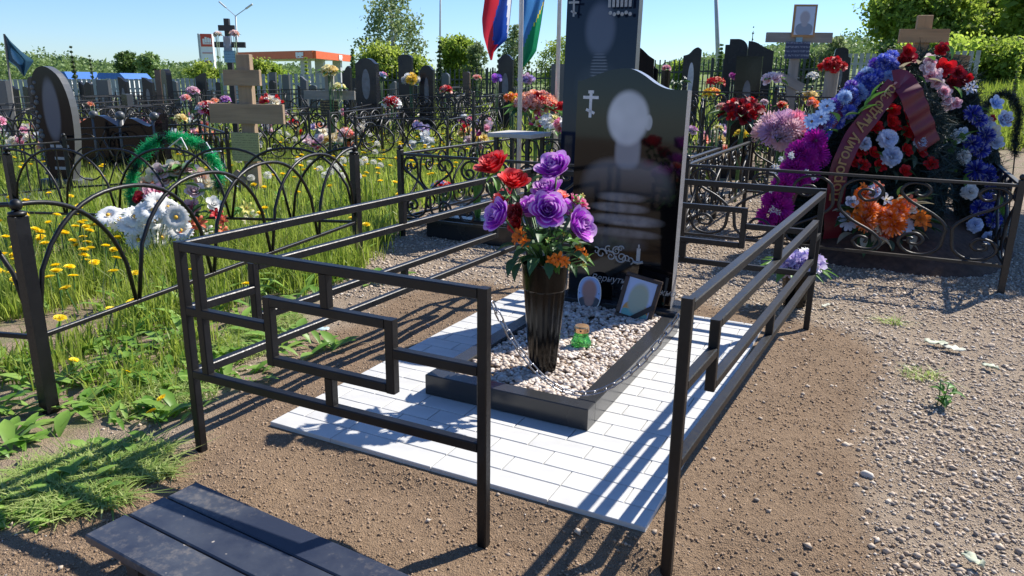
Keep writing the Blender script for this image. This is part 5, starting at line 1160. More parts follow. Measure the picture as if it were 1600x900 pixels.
for i,(px,py) in enumerate(((1358,182),(1396,172),(1420,176),(1372,200),(1344,232),(1367,196),(1398,196),(1420,205),(1425,210),(1345,236),(1366,238),(1418,234),(1441,236),(1350,257),(1376,258),(1415,267),(1335,252),(1455,255),(1395,188),(1424,190),(1386,220))):
    p=at(px,py,float(wD(py))-.10); put(wa,'rosette','red',p,.047,(rnd.uniform(-.5,.5),-1,.6)); putleaf(wa,rnd.choice('DBL'),p+Vector((0,.02,0)),.08,(rnd.uniform(-1,1),-.5,rnd.uniform(-1,.2)))
for px,py in((1386,217),(1392,245),(1351,225),(1438,222)): put(wa,'carnation','silver',at(px,py,float(wD(py))-.12),.066 if px>1360 and px<1400 else .045,(0,-1,.5))
for i in range(26): px=rnd.uniform(1330,1450);py=rnd.uniform(180,290);a=rnd.uniform(0,2*PI); putleaf(wa,rnd.choice('DBBL'),at(px,py,float(wD(py))-.06),.09,(math.cos(a),-.4,math.sin(a)))
wb=thing('funeral_wreath','fir wreath edged with blue chrysanthemums and a plum ribbon, left side of the heap','wreath',base+Vector((-.2,.0,0)))
polyB=[(1392,85),(1330,150),(1270,215),(1240,300),(1225,370),(1310,380),(1330,250),(1370,160),(1420,100)]
board(wb,polyB,.20,M['fir']); fill(wb,polyB,5000,.09,M['fir'],.10,rel=.08)
garland(wb,[(1388,92,5.02),(1365,112,5.0),(1335,140,4.96),(1305,165,4.9),(1282,190,4.86),(1268,215,4.82),(1262,232,4.8)],'mum',['blue','blue','violet','blue'],.05,48,.04,-.06)
garland(wb,[(1378,105,5.0),(1345,138,4.95),(1300,182,4.85),(1275,215,4.8)],'mum',['blue','blue','sky'],.045,26,.05,-.08)
for px,py in((1292,166),(1268,190),(1283,183)): put(wb,'daisyD','sky',at(px,py,4.70),.05,(-.2,-1,.4))
ribbon(wb,[(1218,345,4.66),(1235,305,4.64),(1252,255,4.66),(1290,200,4.74),(1335,140,4.86)],.085,M['plum'],text='Помним, скорбим',tsize=.07,tmat=plain('pale_lettering',(.42,.36,.36),.5,.1),toff=.05)
for px,py,L,k,a in((1350,168,.16,'L',.8),(1340,178,.14,'L',.5),(1310,190,.10,'D',2.4),(1362,155,.12,'L',1.2),(1320,182,.10,'D',.2),(1309,207,.09,'D',3.),(1382,150,.08,'P',1.2)): putleaf(wb,k,at(px,py,4.68),L,(math.cos(a),-.2,math.sin(a)))
wc=thing('funeral_wreath','magenta flower garland with white sprigs at the lower left of the heap','wreath',base+Vector((-.7,-.2,0)))
polyC=[(1262,222),(1225,265),(1205,330),(1208,368),(1250,375),(1280,290),(1285,235)]
board(wc,polyC,.10,M['fir']); fill(wc,polyC,2200,.07,M['fir'],.04)
garland(wc,[(1262,228,4.68),(1250,248,4.66),(1232,268,4.64),(1218,295,4.62),(1210,325,4.6),(1206,345,4.6)],'fluffy',['magenta'],.075,15,.04,-.03)
garland(wc,[(1285,240,4.7),(1262,262,4.66),(1245,280,4.64)],'fluffy',['magenta'],.07,6,.04,-.03)
for px,py in((1213,262),(1207,272),(1222,250),(1237,245),(1264,270),(1272,277),(1202,298),(1206,328),(1212,333),(1240,242)):
    for j in range(3): put(wc,'tiny','white',at(px+rnd.uniform(-5,5),py+rnd.uniform(-4,4),4.52),.016,(rnd.uniform(-1,1),-1,.5))
wd_=thing('funeral_wreath','dark wreath with pale pink and red blossoms below the pine cross','wreath',base+Vector((.3,.25,0)))
polyD=[(1395,90),(1440,78),(1490,88),(1522,120),(1535,175),(1520,230),(1470,210),(1430,130)]
board(wd_,polyD,.28,M['fir']); fill(wd_,polyD,4500,.10,M['fir'],.16,rel=.08)
garland(wd_,[(1443,90,4.98),(1450,108,4.94),(1463,128,4.92),(1472,148,4.9),(1482,168,4.88)],'rosette',['palepink','pink','palepink'],.042,14,.03,-.03)
for px,py,c,r in((1420,80,'red',.05),(1425,90,'crimson',.045),(1470,78,'red',.045),(1476,74,'crimson',.04),(1478,104,'red',.065),(1472,112,'crimson',.05),(1412,94,'darkred',.05),(1505,120,'darkred',.05),(1514,121,'red',.03),(1508,128,'darkred',.04),(1498,112,'darkred',.05),(1490,128,'darkred',.05)): put(wd_,'rosette',c,at(px,py,4.95),r,(rnd.uniform(-.4,.4),-1,.5))
for px,py,k in((1460,95,'L'),(1432,118,'L'),(1448,125,'P'),(1405,112,'P'),(1480,70,'L'),(1435,100,'P'),(1488,135,'L'),(1410,118,'P')): putleaf(wd_,k,at(px,py,4.9),.10,(rnd.uniform(-1,1),-.4,rnd.uniform(-1,.6)))
we=thing('funeral_wreath','wreath of royal blue and white flowers at the right of the heap','wreath',base+Vector((.8,-.1,0)))
polyE=[(1490,170),(1530,175),(1562,240),(1572,330),(1560,395),(1500,385),(1488,280)]
board(we,polyE,.14,M['fir']); fill(we,polyE,4000,.09,M['fir'],.06,rel=.06)
for px,py,k,c,r in((1520,178,'mum','royal',.06),(1530,188,'mum','royal',.05),(1538,200,'rosette','silver',.055),(1545,190,'rosette','silver',.05),(1552,205,'rosette','cream',.05),(1557,222,'rosette','silver',.05),(1540,212,'mum','royal',.06),(1498,212,'rosette','white',.05),(1506,208,'rosette','silver',.045),(1520,225,'mum','royal',.06),(1533,235,'mum','royal',.055),(1505,246,'carnation','white',.05),(1525,266,'mum','royal',.07),(1540,270,'mum','royal',.06),(1548,285,'mum','royal',.055),(1515,300,'carnation','white',.055),(1545,315,'mum','royal',.06),(1552,345,'mum','royal',.055),(1530,325,'mum','royal',.055),(1523,352,'carnation','silver',.05),(1545,372,'carnation','silver',.045),(1558,160,'rosette','sky',.05),(1570,188,'rosette','sky',.05),(1572,182,'rosette','silver',.045),(1574,186,'rosette','darkred',.03),(1552,184,'rosette','crimson',.028),(1512,140,'tiny','silver',.04),(1520,136,'tiny','silver',.04),(1528,178,'tiny','pink',.03)):
    put(we,k,c,at(px,py,float(wD(py))-.06),r,(rnd.uniform(-.4,.5),-1,.5))
for i in range(24): px,py=rnd.choice([(1495,222),(1510,218),(1500,275),(1555,262),(1550,290),(1525,180),(1560,330),(1500,230)]); a=rnd.uniform(0,2*PI); putleaf(we,'L',at(px+rnd.uniform(-8,8),py+rnd.uniform(-10,10),float(wD(py))-.05),rnd.uniform(.07,.11),(math.cos(a),-.5,math.sin(a)))
wt=thing('tinsel_wreath','dark green tinsel hoop standing at the right end of the heap','wreath',gat(1565,5.6))
q=path3([(1530,205,5.5),(1534,180,5.5),(1548,157,5.5),(1568,146,5.5),(1585,158,5.5),(1593,180,5.5),(1588,205,5.5),(1586,240,5.5)],50); PP=np.repeat(np.array([p[:] for p in q]),90,0)+NR.normal(0,.012,(4500,3)); needles(wt,'tinsel',PP,.04,.003,M['fir'])
MB().tube([p-wt.location for p in q]+[gat(1586,5.5)-wt.location],.005,5).build('wire_frame',M['iron'],wt)
wo=thing('basket_bouquet','orange and white gerbera arrangement with dark and beige leaves at the front of the heap','flower bouquet',gp(1385,392))
Dd=4.42
for px,py,k,c,r in((1352,345,'mum','orange',.075),(1358,328,'mum','orange',.065),(1402,330,'mum','orange',.075),(1395,350,'mum','orange',.08),(1408,318,'lily','orange',.05),(1420,315,'lily','coral',.045),(1350,305,'mum','orange',.06),(1340,325,'lily','orange',.05),(1330,330,'lily','orange',.045),(1325,345,'daisyD','silver',.065),(1366,300,'carnation','silver',.05),(1372,292,'lily','coral',.035),(1437,340,'lily','orange',.06),(1443,348,'lily','orange',.05),(1424,325,'rosette','cream',.04),(1415,352,'daisyD','silver',.055),(1375,355,'daisyD','cream',.05),(1348,292,'lily','orange',.03),(1331,315,'rosette','silver',.04),(1385,312,'tiny','white',.04),(1372,335,'mum','orange',.06),(1380,365,'mum','coral',.05),(1390,338,'mum','orange',.06)):
    p=at(px,py,Dd+.05*rnd.random()); put(wo,k,c,p,r,(rnd.uniform(-.5,.5),-1,.5)); stem(wo,wo.location+Vector((0,.06,.02)),p+Vector((0,.03,-.01)),.004)
for i in range(34):
    a=rnd.uniform(0,2*PI); px=1385+68*math.cos(a)*rnd.uniform(.5,1.05); py=342+38*math.sin(a)*rnd.uniform(.4,1.05); putleaf(wo,rnd.choice('BBDDP'),at(px,py,Dd+.06),rnd.uniform(.09,.14),(math.cos(a),-.35,-math.sin(a)*.6))
for i in range(5): putleaf(wo,'P',at(1350+20*i,372+rnd.uniform(-6,6),Dd-.02),.11,(rnd.uniform(-1,1),-.4,-.4))
MB().lathe([(.12,0),(.16,.10),(.15,.10)],16).build('basket',M['darkwood'],wo,(0,.07,0))
# ------------------------------------------------------------------ dandelions, sapling, litter
dm=MB(); dm.tube([(0,0,0),(.01,0,.5),(.0,.006,.97)],.012,4)
for i in range(26):
    z=1-(i/26)*.75; a=i*2.4; q=math.sqrt(1-z*z); d=Vector((q*math.cos(a),q*math.sin(a),z*.75)); s=Vector((-math.sin(a),math.cos(a),0))*.028
    c=Vector((0,.006,.98)); dm.add([c+d*.02-s,c+d*.02+s,c+d*.095+s*.8,c+d*.095-s*.8],[(0,1,2,3)],1)
M['dand']=petal('dandelion_yellow',(.92,.70,.012),.3)
DAND=dm.mesh('dandelion',[M['stem'],M['dand']])
cm_=MB(); cm_.tube([(0,0,0),(.008,0,.5),(0,.005,.95)],.008,4); cm_.ball((0,.005,.98),.02,0,5,4)
for i in range(60):
    z=1-1.8*(i+.5)/60; a=i*2.4; q=math.sqrt(max(0,1-z*z)); d=Vector((q*math.cos(a),q*math.sin(a),z)); s=d.cross(Vector((0,0,1))); s=(s.normalized() if s.length>.05 else Vector((1,0,0)))*.022; c=Vector((0,.005,.98)); cm_.add([c+d*.07-s,c+d*.07+s,c+d*.105+s*.6+d.cross(s)*.5,c+d*.105-s*.6-d.cross(s)*.5],[(0,1,2,3)],1)
CLOCK=cm_.mesh('dandelion_clock',[M['stem'],petal('dandelion_down',(.72,.71,.66),.5)])
n=1100; X=NR.uniform(-6.5,1.4,n); Y=2.9+NR.uniform(0,1,n)**1.1*9.5; PX=800+FPX*X/Y; k=(NR.uniform(0,1,n)<grassw(X,Y)*(.35+1.1*(fbm(X*1.1+3,Y*1.1)>.5))*np.where((PX>385)&(PX<780)&(Y>4),1.,.28))&visible(X,Y,.2,0); X,Y=X[k],Y[k]
extra=[gp(px,py,.15) for px,py in((8,408),(30,380),(40,395),(38,320),(45,375),(95,430),(120,350),(130,345),(150,347),(110,365),(125,370),(105,375),(85,370),(60,375),(185,405),(165,412),(125,395),(5,420),(150,370),(135,358),(72,385),(50,388),(110,345),(100,352),(160,395))]+[gp(rnd.uniform(-10,215),rnd.uniform(340,440),.15) for _ in range(34)]
cnt=0
for x,y in [(p.x,p.y) for p in extra]+list(zip(X,Y)):
    if cnt>=290: break
    h=rnd.uniform(.16,.30)*(.8 if y<4 else 1); o=ob('dandelion',DAND,None,(x,y,gz1(x,y)),(rnd.gauss(0,.18),rnd.gauss(0,.18),rnd.uniform(0,6)),(.21+.05*rnd.random(),)*2+(h,)); o.scale=(.30,.30,h) ; tag(o,'yellow dandelion in flower in the unmown grass round the graves','dandelion','dandelions in the grass'); cnt+=1
n=150; X=NR.uniform(-6,0,n); Y=NR.uniform(6,12,n); px=800+FPX*X/Y; k=(grassw(X,Y)>.5)&(px<600)&(px>330); c=0
for x,y in zip(X[k],Y[k]):
    if c>=46: break
    o=ob('dandelion_clock',CLOCK,None,(x,y,gz1(x,y)),(rnd.gauss(0,.1),rnd.gauss(0,.1),0),(.33,.33,rnd.uniform(.26,.36))); tag(o,'white dandelion seed head in the grass near the wooden crosses','dandelion clock','dandelion clocks'); c+=1
# dandelions lying or standing by the pulled weeds
for px,py in((108,585),(185,608),(253,672),(272,646),(578,370)):
    p=gp(px,py); o=ob('dandelion',DAND,None,(p.x,p.y,gz1(p.x,p.y)),(rnd.gauss(0,.3),rnd.gauss(0,.3),1.),(.2,.2,.07)); tag(o,'short dandelion flower among the low weeds by the hooped fence','dandelion','short dandelions in the weeds')
sp=thing('sapling','small green weed seedling on the gravel at right','plant',gp(1470,640))
for i in range(16):
    a=rnd.uniform(0,2*PI); z=rnd.uniform(.01,.085); putleaf(sp,'L',sp.location+Vector((rnd.gauss(.012,.012),rnd.gauss(0,.012),z)),rnd.uniform(.03,.05),(math.cos(a),math.sin(a),rnd.uniform(-.2,.8)))
stem(sp,sp.location,sp.location+Vector((.02,0,.10)),.002,2)
def scrap(label,px,py,L,az,mat,name='paper_scrap',cat='litter'):
    p=gp(px,py); b=MB(); n=6; vs=[]
    for i in range(n+1):
        for j in range(4):
            t=i/n; s=j/3-.5; w=L*.30*math.sin(PI*min(1,.12+.8*t)); vs.append((L*(t-.5)+rnd.uniform(-.004,.004),s*w*2,.008+rnd.uniform(0,.012)+.012*abs(s)))
    b.add(vs,[(4*i+j,4*i+j+4,4*i+j+5,4*i+j+1) for i in range(n) for j in range(3)]); o=b.build(name,mat,None,(p.x,p.y,gz1(p.x,p.y)+.004),True,az); o.modifiers.new('thickness','SOLIDIFY').thickness=.0012; tag(o,label,cat)
pg=plain('grey_green_dry_leaf',(.36,.40,.30),.7,.25,40); pw_=plain('whitish_dry_leaf',(.42,.43,.36),.7,.15,40)
scrap('grey green torn dry leaf lying on the gravel right of the soil',1462,543,.09,-.3,pg,'dry_leaf','dry leaf'); scrap('whitish torn dry leaf touching the grey green one',1490,552,.085,-.6,pw_,'dry_leaf','dry leaf')
scrap('pale leaf scrap near the lower right of the dry leaves',1545,580,.065,-1.1,pg,'dry_leaf','dry leaf'); scrap('pale triangular scrap beside the rear fence corner',1290,480,.055,.5,pw_,'dry_leaf','dry leaf'); scrap('crumpled pale bluish plastic wrapper on the bare soil at left',505,517,.06,.4,plain('bluish_plastic',(.45,.58,.62),.3,.2),'plastic_wrapper','litter')
scrap('narrow pale leaf at the bottom right corner',1520,880,.05,-1.1,pg,'dry_leaf','dry leaf')
tw=[]
for px,py,L,a in((575,535,.22,.75),(20,560,.25,1.9),(130,570,.18,-1.0),(390,600,.14,.5),(1350,535,.06,.5),(150,650,.12,.4),(560,500,.15,.2)):
    p=gp(px,py); o=MB().tube([(-L/2,0,.006),(-.1*L,.01,.012),(L/2,-.005,.006)],[.0022,.0018,.0012],5).build('twig',plain('dry_twig',(.28,.21,.13),.8,.3),None,(p.x,p.y,gz1(p.x,p.y)),False,a); tag(o,'thin dry twig lying on the bare ground','twig','dry twigs on the ground')
# ------------------------------------------------------------------ far things: fences, station, poles, trees
def picket_fence(label,pts,h,mat,sp=.12,pw=.06,pt=.02,spike=True,dz=0.,rails=(.25,.75)):
    f=thing('picket_fence',label,'fence',(pts[0].x,pts[0].y,0)); b=MB(); rl=MB(); o0=f.location
    for A,B in zip(pts[:-1],pts[1:]):
        e=B-A;L=math.hypot(e.x,e.y); n=int(L/sp); rz=math.atan2(e.y,e.x)
        for i in range(n):
            p=A.lerp(B,(i+.5)/n)-o0; b.box((p.x,p.y,p.z+h/2+dz),(pw,pt,h*rnd.uniform(.97,1.02)),rz=rz)
        for t in rails: rl.bar(A-o0+Vector((0,.02,h*t+dz)),B-o0+Vector((0,.02,h*t+dz)),.05,.06)
        for j in range(int(L/2.5)+1):
            p=A.lerp(B,min(1,j*2.5/L))-o0; MB().box((0,0,h*.5+dz),(.07,.07,h*1.05)).build('post',mat,f,(p.x,p.y+.04,p.z),rz=rz)
    o=b.build('pickets',mat,f); o['kind']='stuff'; rl.build('rail',mat,f); return f
M['conc']=plain('pale_grey_fence_paint',(.30,.31,.33),.7,.15,8); M['dfence']=plain('dark_grey_fence',(.035,.04,.04),.6,.3,10); M['gwood']=plain('grey_picket_boards',(.36,.36,.33),.8,.2,8)
def gz_at(px,D,ytop,h):
    p=at(px,ytop,D); return Vector((p.x,p.y,p.z-h))
picket_fence('long pale grey board fence behind the left grave rows',[gz_at(-60,28,124,1.5),gz_at(150,29,123,1.5),gz_at(345,30,122,1.5)],1.5,M['conc'],.16,.13)
picket_fence('pale grey slatted fence in front of the filling station',[gz_at(346,30,116,1.5),gz_at(550,31,115,1.5)],1.5,M['conc'],.2,.12)
picket_fence('black spiked fence in front of the birch trees',[gz_at(560,30,109,1.6),gz_at(770,30,107,1.6),gz_at(885,30,105,1.6)],1.6,M['dfence'],.17,.045)
picket_fence('black spiked fence between the tall stele and the right rear stones',[gz_at(1005,28,95,1.7),gz_at(1150,28,91,1.7),gz_at(1330,28,88,1.7)],1.7,M['dfence'],.17,.045)
picket_fence('grey wooden picket fence under the big trees at right',[gz_at(1315,24,84,1.2),gz_at(1430,23,82,1.2),gz_at(1535,22,79,1.2)],1.2,M['gwood'],.16,.11)
# filling station
M['orange']=plain('orange_fascia',(.62,.10,.012),.45,.08,3); M['wht']=plain('white_panel',(.75,.76,.78),.5,.05,4); M['steelg']=plain('grey_cladding',(.42,.43,.45),.5,.1,3); M['roofblue']=plain('blue_metal_roof',(.03,.13,.42),.45,.1,6)
D=78; a=at(368,80,D); k_=at(490,80,D-9); e_=at(549,85,D+4); st=thing('filling_station','orange filling station canopy with white logos beyond the slatted fence','building',(k_.x,k_.y,-1.2))
def fas(A,B,zt,zb,mat,th=.3,nm='fascia'): return MB().bar(Vector((A.x,A.y,(zt+zb)/2))-st.location,Vector((B.x,B.y,(zt+zb)/2))-st.location,th,zt-zb).build(nm,mat,st)
zt=at(368,82,D).z;zb=at(368,93,D).z
fas(Vector((a.x,a.y,0)),Vector((k_.x,k_.y,0)),zt,zb,M['orange']); fas(Vector((k_.x+.05,k_.y,0)),Vector((e_.x,e_.y,0)),zt-.02,zb,M['orange'])
rf=MB(); rf.add([Vector((p.x,p.y,zb+.1))-st.location for p in(a,k_,e_,at(430,85,D+12))],[(0,1,2,3)]); rf.build('canopy_soffit',M['wht'],st)
for px,dd in((401,2),(478,-6),(500,-4),(527,1),(386,4)):
    p=at(px,100,D+dd); MB().box((0,0,0),(.8,.8,4.6)).build('column',M['steelg'],st,Vector((p.x,p.y,zb-2.25))-st.location)
for px,py,t in((472,87,.86),(526,90,.62)):
    A,B=(a,k_) if px<490 else (k_,e_); p=A.lerp(B,t); n=Vector(((B-A).y,-(B-A).x,0)).normalized(); 
    if n.y>0:n=-n
    b=MB(); rz=math.atan2((B-A).y,(B-A).x)
    for i,(dx,dz,w,hh) in enumerate(((-.5,0,.28,.42),(-.2,.03,.26,.34),(.1,0,.3,.42),(.42,.04,.24,.34),(0,-.26,1.1,.07))): b.box((dx*1.,0,dz),(w,.05,hh))
    b.build('logo',M['wht'],st,Vector((p.x,p.y,(zt+zb)/2))+n*.2-st.location,rz=rz)
p=at(510,108,D+3); MB().box((0,0,0),(3.2,3,2.2)).build('kiosk_wall',M['steelg'],st,Vector((p.x,p.y+3,p.z-1.2))-st.location)
D=58; s=D/FPX; c=at(322,53,D); zb=-1.6; pt=thing('price_pillar','white and red filling station price pillar left of the three bar cross','sign',(c.x,D,zb)); hh=c.z-zb
MB().box((0,0,hh/2),(19*s,.35,hh),ch=.03).build('panel',M['wht'],pt); MB().box((-10.5*s,0,hh/2),(2.4*s,.4,hh+.02)).build('side_post',M['steelg'],pt)
MB().box((1.*s,-.19,hh-9*s),(17*s,.03,18*s)).build('red_panel',plain('red_sign',(.55,.06,.03),.5,.05),pt)
b=MB(); 
for dx,dz,w,h in((-4,-1,3,6),(-.6,.5,3,8),(3,0,3,7),(6,-.5,2.4,6),(1,-5,13,1.5)): b.box((dx*s+.05,-.215,hh-9*s+dz*s),(w*s,.02,h*s))
b.build('logo',M['wht'],pt)
for i,y_ in enumerate((27,40,46,51)):
    MB().box((1*s,-.19,hh-y_*s),((15 if i==0 else 9)*s,.03,(2.0 if i==0 else 4.)*s)).build('price_row',plain('dark_red_digits',(.22,.07,.06),.5,.1) if i else plain('pink_strip',(.55,.3,.3),.5,.1),pt)
D=95; lp=thing('street_lamp','tall street lamp with two arms above the three bar cross','street lamp',Vector((at(371,95,D).x,D,-3))); b=at(368,25,D)-lp.location
MB().tube([(0,0,0),(b.x,0,b.z)],[.14,.09],8).build('pole',M['steelg'],lp,smooth=True)
for ex,ey in((352,11),(385,13)):
    q=at(ex,ey,D)-lp.location; MB().tube([(b.x,0,b.z),q],.05,6).build('arm',M['steelg'],lp); d=(q-Vector((b.x,0,b.z))).normalized(); MB().bar(q-d*.1,q+d*.9,.35,.14).build('lamp_head',M['steelg'],lp)
for px,D,r,lab in((688.5,62,.075,'thin tall mast left of the flags'),(1113,48,.13,'tall grey lamp pole leaning slightly behind the wave topped stone')):
    g=gat(px,D,-1); o=thing('utility_pole',lab,'pole',g); t=at(px+(4 if px>1000 else 0),-60,D); MB().tube([(0,0,0),Vector((t.x,t.y,t.z))-g],[r*1.2,r*.8],8).build('pole',M['steelg'],o,smooth=True)
for px0,px1,y0,y1,D,lab in((104,133,112,124,62,'small blue roofed shed nearer the oval stone'),(172,218,114,124,64,'long blue roofed shed behind the pale board fence')):
    A=at(px0,y0,D);B_=at(px1,y1,D); w=B_.x-A.x; h=thing('shed',lab,'shed',((A.x+B_.x)/2,D,-3)); z=B_.z+3
    MB().box((0,0,z/2-.1),(w*.96,4,z)).build('wall',M['wht'],h); MB().prism([(-w/2,z),(w/2,z),(w*.32,z+(A.z-B_.z)),(-w*.4,z+(A.z-B_.z))],-2.3,2.3).build('roof',M['roofblue'],h)
# trees
def treemat(n,a,b,t=.4): M[n]=foliage(n,a,b,t,.55); return M[n]
treemat('birch_leaf',(.14,.20,.07),(.34,.42,.18),.5); treemat('willow_leaf',(.16,.27,.03),(.46,.57,.09),.6); treemat('spring_leaf',(.20,.30,.035),(.48,.56,.10),.6); treemat('dark_leaf',(.06,.12,.03),(.18,.27,.07),.4); treemat('spruce_leaf',(.035,.07,.02),(.10,.15,.045),.3); treemat('far_leaf',(.17,.26,.08),(.24,.34,.11),.35)
M['bark']=plain('grey_brown_bark',(.12,.10,.08),.9,.4,6,bump=.4); M['birchbark']=plain('birch_bark',(.55,.54,.50),.8,.4,3,bump=.2)
def leafcloud(P,S,mat,name,parent,loc,tint,droop=0.):
    n=len(P); d=NR.normal(size=(n,3)); d[:,2]=d[:,2]*(1-droop)-droop*1.2; d/=np.linalg.norm(d,axis=1)[:,None]; s=np.cross(d,NR.normal(size=(n,3))); s/=np.linalg.norm(s,axis=1)[:,None]; S=S[:,None]
    V=np.stack([P-d*S*.5,P+s*S*.32,P+d*S*.55,P-s*S*.32],1).reshape(-1,3); F=(np.arange(n)*4)[:,None]+np.arange(4)[None]; t=np.clip(tint,0,1); c=np.repeat(np.stack([t,t,t],1),4,0)
    o=ob(name,npmesh(name,V,F,mat,None,c),parent); return o
def tree(label,px,yt,D,wpx,mat,n=6000,ls=.12,kind='broad',seed=0,bark='bark',h0=.18,lean=0.,clumps=46,dens=.9,name='tree'):
    global NR
    g=gat(px,D,-.2); top=at(px,yt,D); Ht=top.z-g.z; w=wpx*D/FPX; r=thing(name,label,'tree',g)
    rr=random.Random(seed+int(px)); MBt=MB(); MBt.tube([(0,0,0),(lean*.3*Ht*.2,.0,Ht*.35),(lean*Ht*.2,.05,Ht*.7),(lean*Ht*.25,0,Ht*.96)],[Ht*.022+.03,Ht*.017+.02,Ht*.010,Ht*.003],8); C=[]
    if kind=='conifer':
        MBt.build('trunk',M[bark],r,smooth=True); P=[]
        for i in range(n):
            t=rr.random()**.8; lev=round(t*14)/14; R_=(1-lev)*w/2*(.75+.35*math.sin(i*7.3+lev*20)); a=round(rr.random()*9)/9*2*PI+lev*3; q=rr.random()**.6*R_; P.append((q*math.cos(a)+rr.gauss(0,.03*w),q*math.sin(a)+rr.gauss(0,.03*w),Ht*(h0+(1-h0)*lev)+.10*Ht*(rr.random()-.6)*(1-lev)-q*.25))
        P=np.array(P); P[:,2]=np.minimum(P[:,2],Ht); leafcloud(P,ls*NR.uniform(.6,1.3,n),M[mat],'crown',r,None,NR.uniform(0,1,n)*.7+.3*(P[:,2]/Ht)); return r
    for i in range(clumps):
        t=(i+.5)/clumps; a=i*2.39996+rr.uniform(-.4,.4); z=h0+(1-h0)*t; prof=(math.sin(PI*min(1,(.12+.88*(1-t)**.8)))**.7 if kind!='birch' else (math.sin(PI*(.1+.82*(1-t)**1.15)))**.8)
        R_=w/2*prof*rr.uniform(.35,1.0); C.append((R_*math.cos(a)+lean*Ht*.25*t,R_*math.sin(a),Ht*min(.93,h0+(z-h0)*.93+rr.uniform(-.04,.03)),rr.uniform(.6,1.25)))
    for i in range(0,clumps,max(1,clumps//16)):
        x,y,z,_=C[i]; b0=Vector((lean*Ht*.2*(z/Ht)*.5,0,max(Ht*h0*.7,z*.72))); MBt.tube([b0,Vector((x*.5,y*.5,z*.9)),Vector((x,y,z))],[Ht*.006,Ht*.004,Ht*.0015],5)
    MBt.build('trunk',M[bark],r,smooth=True)
    per=n//clumps; P=[];T=[];cs_=w*.105 if kind!='birch' else w*.10
    for x,y,z,s in C:
        q=NR.normal(size=(per,3))*cs_*s*np.array([1,1,.75]); 
        if kind=='birch': q[:,2]=-np.abs(NR.normal(size=per))*cs_*2.2*s+cs_*.4; q[:,:2]*=.8
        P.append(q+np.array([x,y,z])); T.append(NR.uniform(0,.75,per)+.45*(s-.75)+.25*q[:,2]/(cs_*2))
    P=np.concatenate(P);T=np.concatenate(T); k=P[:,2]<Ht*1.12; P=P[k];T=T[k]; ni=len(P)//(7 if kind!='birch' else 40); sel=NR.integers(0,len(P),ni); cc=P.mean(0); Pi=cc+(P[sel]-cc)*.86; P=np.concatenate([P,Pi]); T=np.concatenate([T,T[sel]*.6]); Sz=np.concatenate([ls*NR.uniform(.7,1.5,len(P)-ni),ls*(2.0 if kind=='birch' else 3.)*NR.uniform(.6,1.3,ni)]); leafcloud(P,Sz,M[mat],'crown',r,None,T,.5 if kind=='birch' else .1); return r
tree('tall drooping birch with its top beyond the picture, behind the pointed headstone',622,-25,44,105,'birch_leaf',5200,.17,'birch',1,'birchbark',.16,-.1,54)
tree('light green bush at the left foot of the drooping birch',605,68,40,75,'spring_leaf',6000,.14,'broad',2,h0=.05)
tree('light green bush at the right foot of the drooping birch',650,85,40,60,'spring_leaf',4000,.13,'broad',3,h0=.05)
tree('round light green tree right of the thin mast',716,52,44,50,'willow_leaf',7000,.14,'broad',4)
tree('young spruce just left of the thin mast',690,66,38,26,'spruce_leaf',2600,.14,'conifer',5,h0=.04)
tree('loose pale tree between the round tree and the tricolour',744,58,42,34,'birch_leaf',3200,.12,'birch',6)
tree('dark clipped thuja behind the tricolour',778,78,20,18,'dark_leaf',3500,.07,'conifer',7,h0=.02)
tree('dark clipped thuja behind the blue green flag',822,97,18,16,'dark_leaf',3000,.06,'conifer',8,h0=.02)
tree('pale birch seen between the two flag poles',800,32,50,46,'birch_leaf',4200,.14,'birch',9,'birchbark')
tree('bare leaved yellow green tree left of the tall stele',866,52,46,60,'spring_leaf',5200,.11,'birch',10)
tree('light green shrub behind the pale slatted fence',415,93,40,50,'spring_leaf',4500,.14,'broad',11,h0=.03)
tree('light green shrub at the left end of the canopy',440,98,42,45,'willow_leaf',4000,.13,'broad',12,h0=.03)
tree('small golden green conifer in front of the canopy columns',490,91,34,18,'spring_leaf',1800,.10,'conifer',13,h0=.03)
tree('dark spruce at the right end of the canopy',560,78,70,20,'dark_leaf',2200,.25,'conifer',14)
tree('dark round tree on the skyline left of the price pillar',220,79,110,30,'dark_leaf',4200,.34,'broad',15,h0=.05)
tree('olive round tree on the skyline beside the dark one',256,81,110,30,'far_leaf',4200,.32,'broad',16,h0=.05)
tree('slim young spruce behind the pale board fence',142,74,36,17,'spruce_leaf',1500,.11,'conifer',17,h0=.02)
tree('thin scraggy conifer right of the slim spruce',168,88,36,12,'spruce_leaf',420,.11,'conifer',18,h0=.02)
tree('light green bush behind the price pillar',335,96,50,46,'spring_leaf',3600,.15,'broad',19,h0=.03)
tree('small spruce at the foot of the leaning lamp pole',1108,70,40,26,'dark_leaf',2200,.13,'conifer',20,h0=.03)
tree('low green bush behind the black spiked fence at right',1055,92,36,45,'willow_leaf',3600,.11,'broad',21,h0=.03)
tree('slim leafless topped sapling above the quarter round stone',1153,42,24,9,'spruce_leaf',160,.06,'conifer',22,h0=.05)
tree('pale loose birch behind the framed photo cross',1278,52,46,52,'birch_leaf',3600,.13,'birch',23)
tree('dark low tree behind the navy plate',1232,80,50,60,'dark_leaf',4200,.16,'broad',24,h0=.03)
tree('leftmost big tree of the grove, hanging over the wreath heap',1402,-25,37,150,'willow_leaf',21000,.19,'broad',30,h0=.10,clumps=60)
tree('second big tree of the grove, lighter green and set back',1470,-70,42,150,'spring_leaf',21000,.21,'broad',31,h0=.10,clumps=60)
tree('tall birch in the middle of the grove',1535,-120,40,150,'willow_leaf',21000,.21,'birch',32,'birchbark',.12,clumps=64)
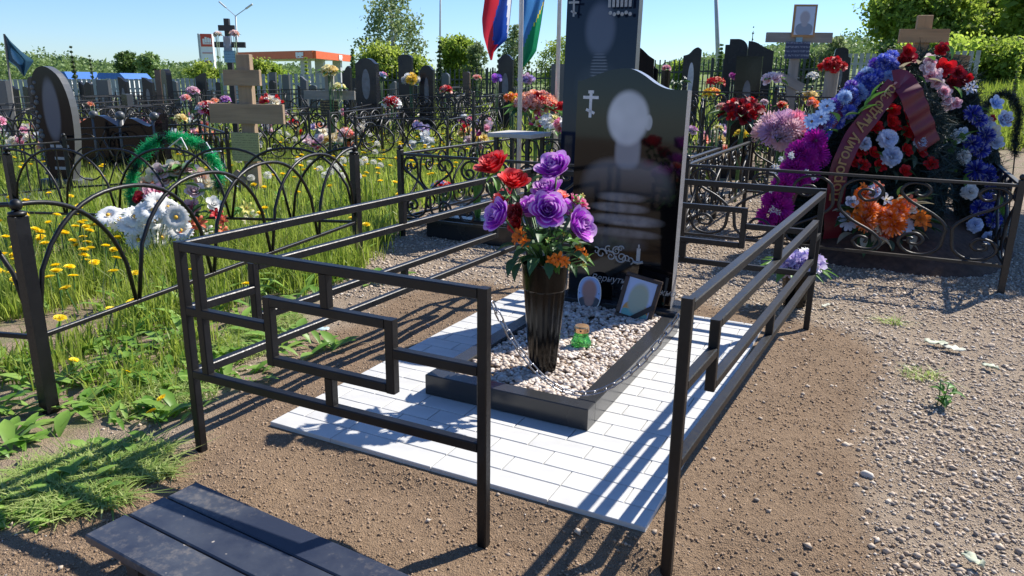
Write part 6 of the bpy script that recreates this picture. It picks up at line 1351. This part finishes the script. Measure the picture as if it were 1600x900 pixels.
tree('dark tree at the right edge of the grove',1592,-90,34,140,'willow_leaf',21000,.19,'broad',33,h0=.08,clumps=60)
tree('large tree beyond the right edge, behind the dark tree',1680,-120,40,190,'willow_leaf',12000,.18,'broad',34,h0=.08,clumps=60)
tree('undergrowth bush below the grove beside the picket fence',1545,62,30,110,'willow_leaf',6000,.12,'broad',35,h0=.02)
tree('undergrowth bush between the pine cross and the picket fence',1440,58,31,110,'willow_leaf',5000,.12,'broad',36,h0=.02)
tree('young pale stemmed shrub standing in the bright meadow',1556,68,17,16,'spring_leaf',420,.08,'conifer',37,h0=.02)
tree('dark bush behind the left rim of the grove',1372,60,34,60,'dark_leaf',3600,.13,'broad',38,h0=.02)
# far wood along the skyline (reads as one mass)
n=100000; X=NR.uniform(-190,190,n); Y=NR.uniform(150,200,n); hmax=6.5+3.2*fbm(X*.03+5,X*.0+3)*2-2.5+2.5*vnoise(X*.16,X*0); left=sstep(-20,-70,X); hmax=hmax*(.55+.45*left)*(.55+.8*vnoise(X*.045+9,X*0))+sstep(30,80,X)*6
Z=tz(X,Y)-1+NR.uniform(0,1,n)**.7*hmax*np.clip(.55+.45*vnoise(X*.22+Y*.1,Y*.2),0,1.1)
n2=9000; X2=NR.uniform(-190,190,n2); Y2=NR.uniform(175,205,n2); hm2=(6.5+3.2*fbm(X2*.03+5,X2*.0+3)*2-2.5)*(.55+.45*sstep(-20,-70,X2))*.8*(.55+.8*vnoise(X2*.045+9,X2*0))+sstep(30,80,X2)*5; Z2=tz(X2,Y2)-1+NR.uniform(0,1,n2)*hm2; X=np.concatenate([X,X2]);Y=np.concatenate([Y,Y2]);Z=np.concatenate([Z,Z2]); SZ=np.concatenate([.7*NR.uniform(.6,1.3,n),3.*NR.uniform(.6,1.2,n2)]); n=len(X)
P=np.stack([X,Y,Z],1); wd=leafcloud(P,SZ,M['far_leaf'],'far_wood',None,None,NR.uniform(0,.7,n)+.5*(vnoise(X*.1,Y*.1)-.4)); wd['kind']='stuff'; wd['label']='far mixed wood along the horizon'
tree('tree beyond the right edge casting dappled shade over the wreath heap',1890,-560,6.8,400,'willow_leaf',7000,.2,'broad',40,h0=.35,clumps=36)
# trees behind the viewer: the polished stones mirror them
for i,(x,y,h) in enumerate(((-16,-26,7),(-9,-30,9),(-1,-28,6),(6,-32,8),(14,-27,9),(22,-22,8))):
    g=Vector((x,y,0)); r=thing('tree',['bushy tree behind the viewer, mirrored in the stones'][0],'tree',g,0,'trees behind the viewer'); MB().tube([(0,0,0),(0,0,h*.9)],[.15,.03],7).build('trunk',M['bark'],r); q=NR.normal(size=(2600,3))*np.array([h*.22,h*.22,h*.22])+np.array([0,0,h*.6]); leafcloud(q,.3*NR.uniform(.6,1.3,2600),M['dark_leaf'],'crown',r,None,NR.uniform(0,1,2600))
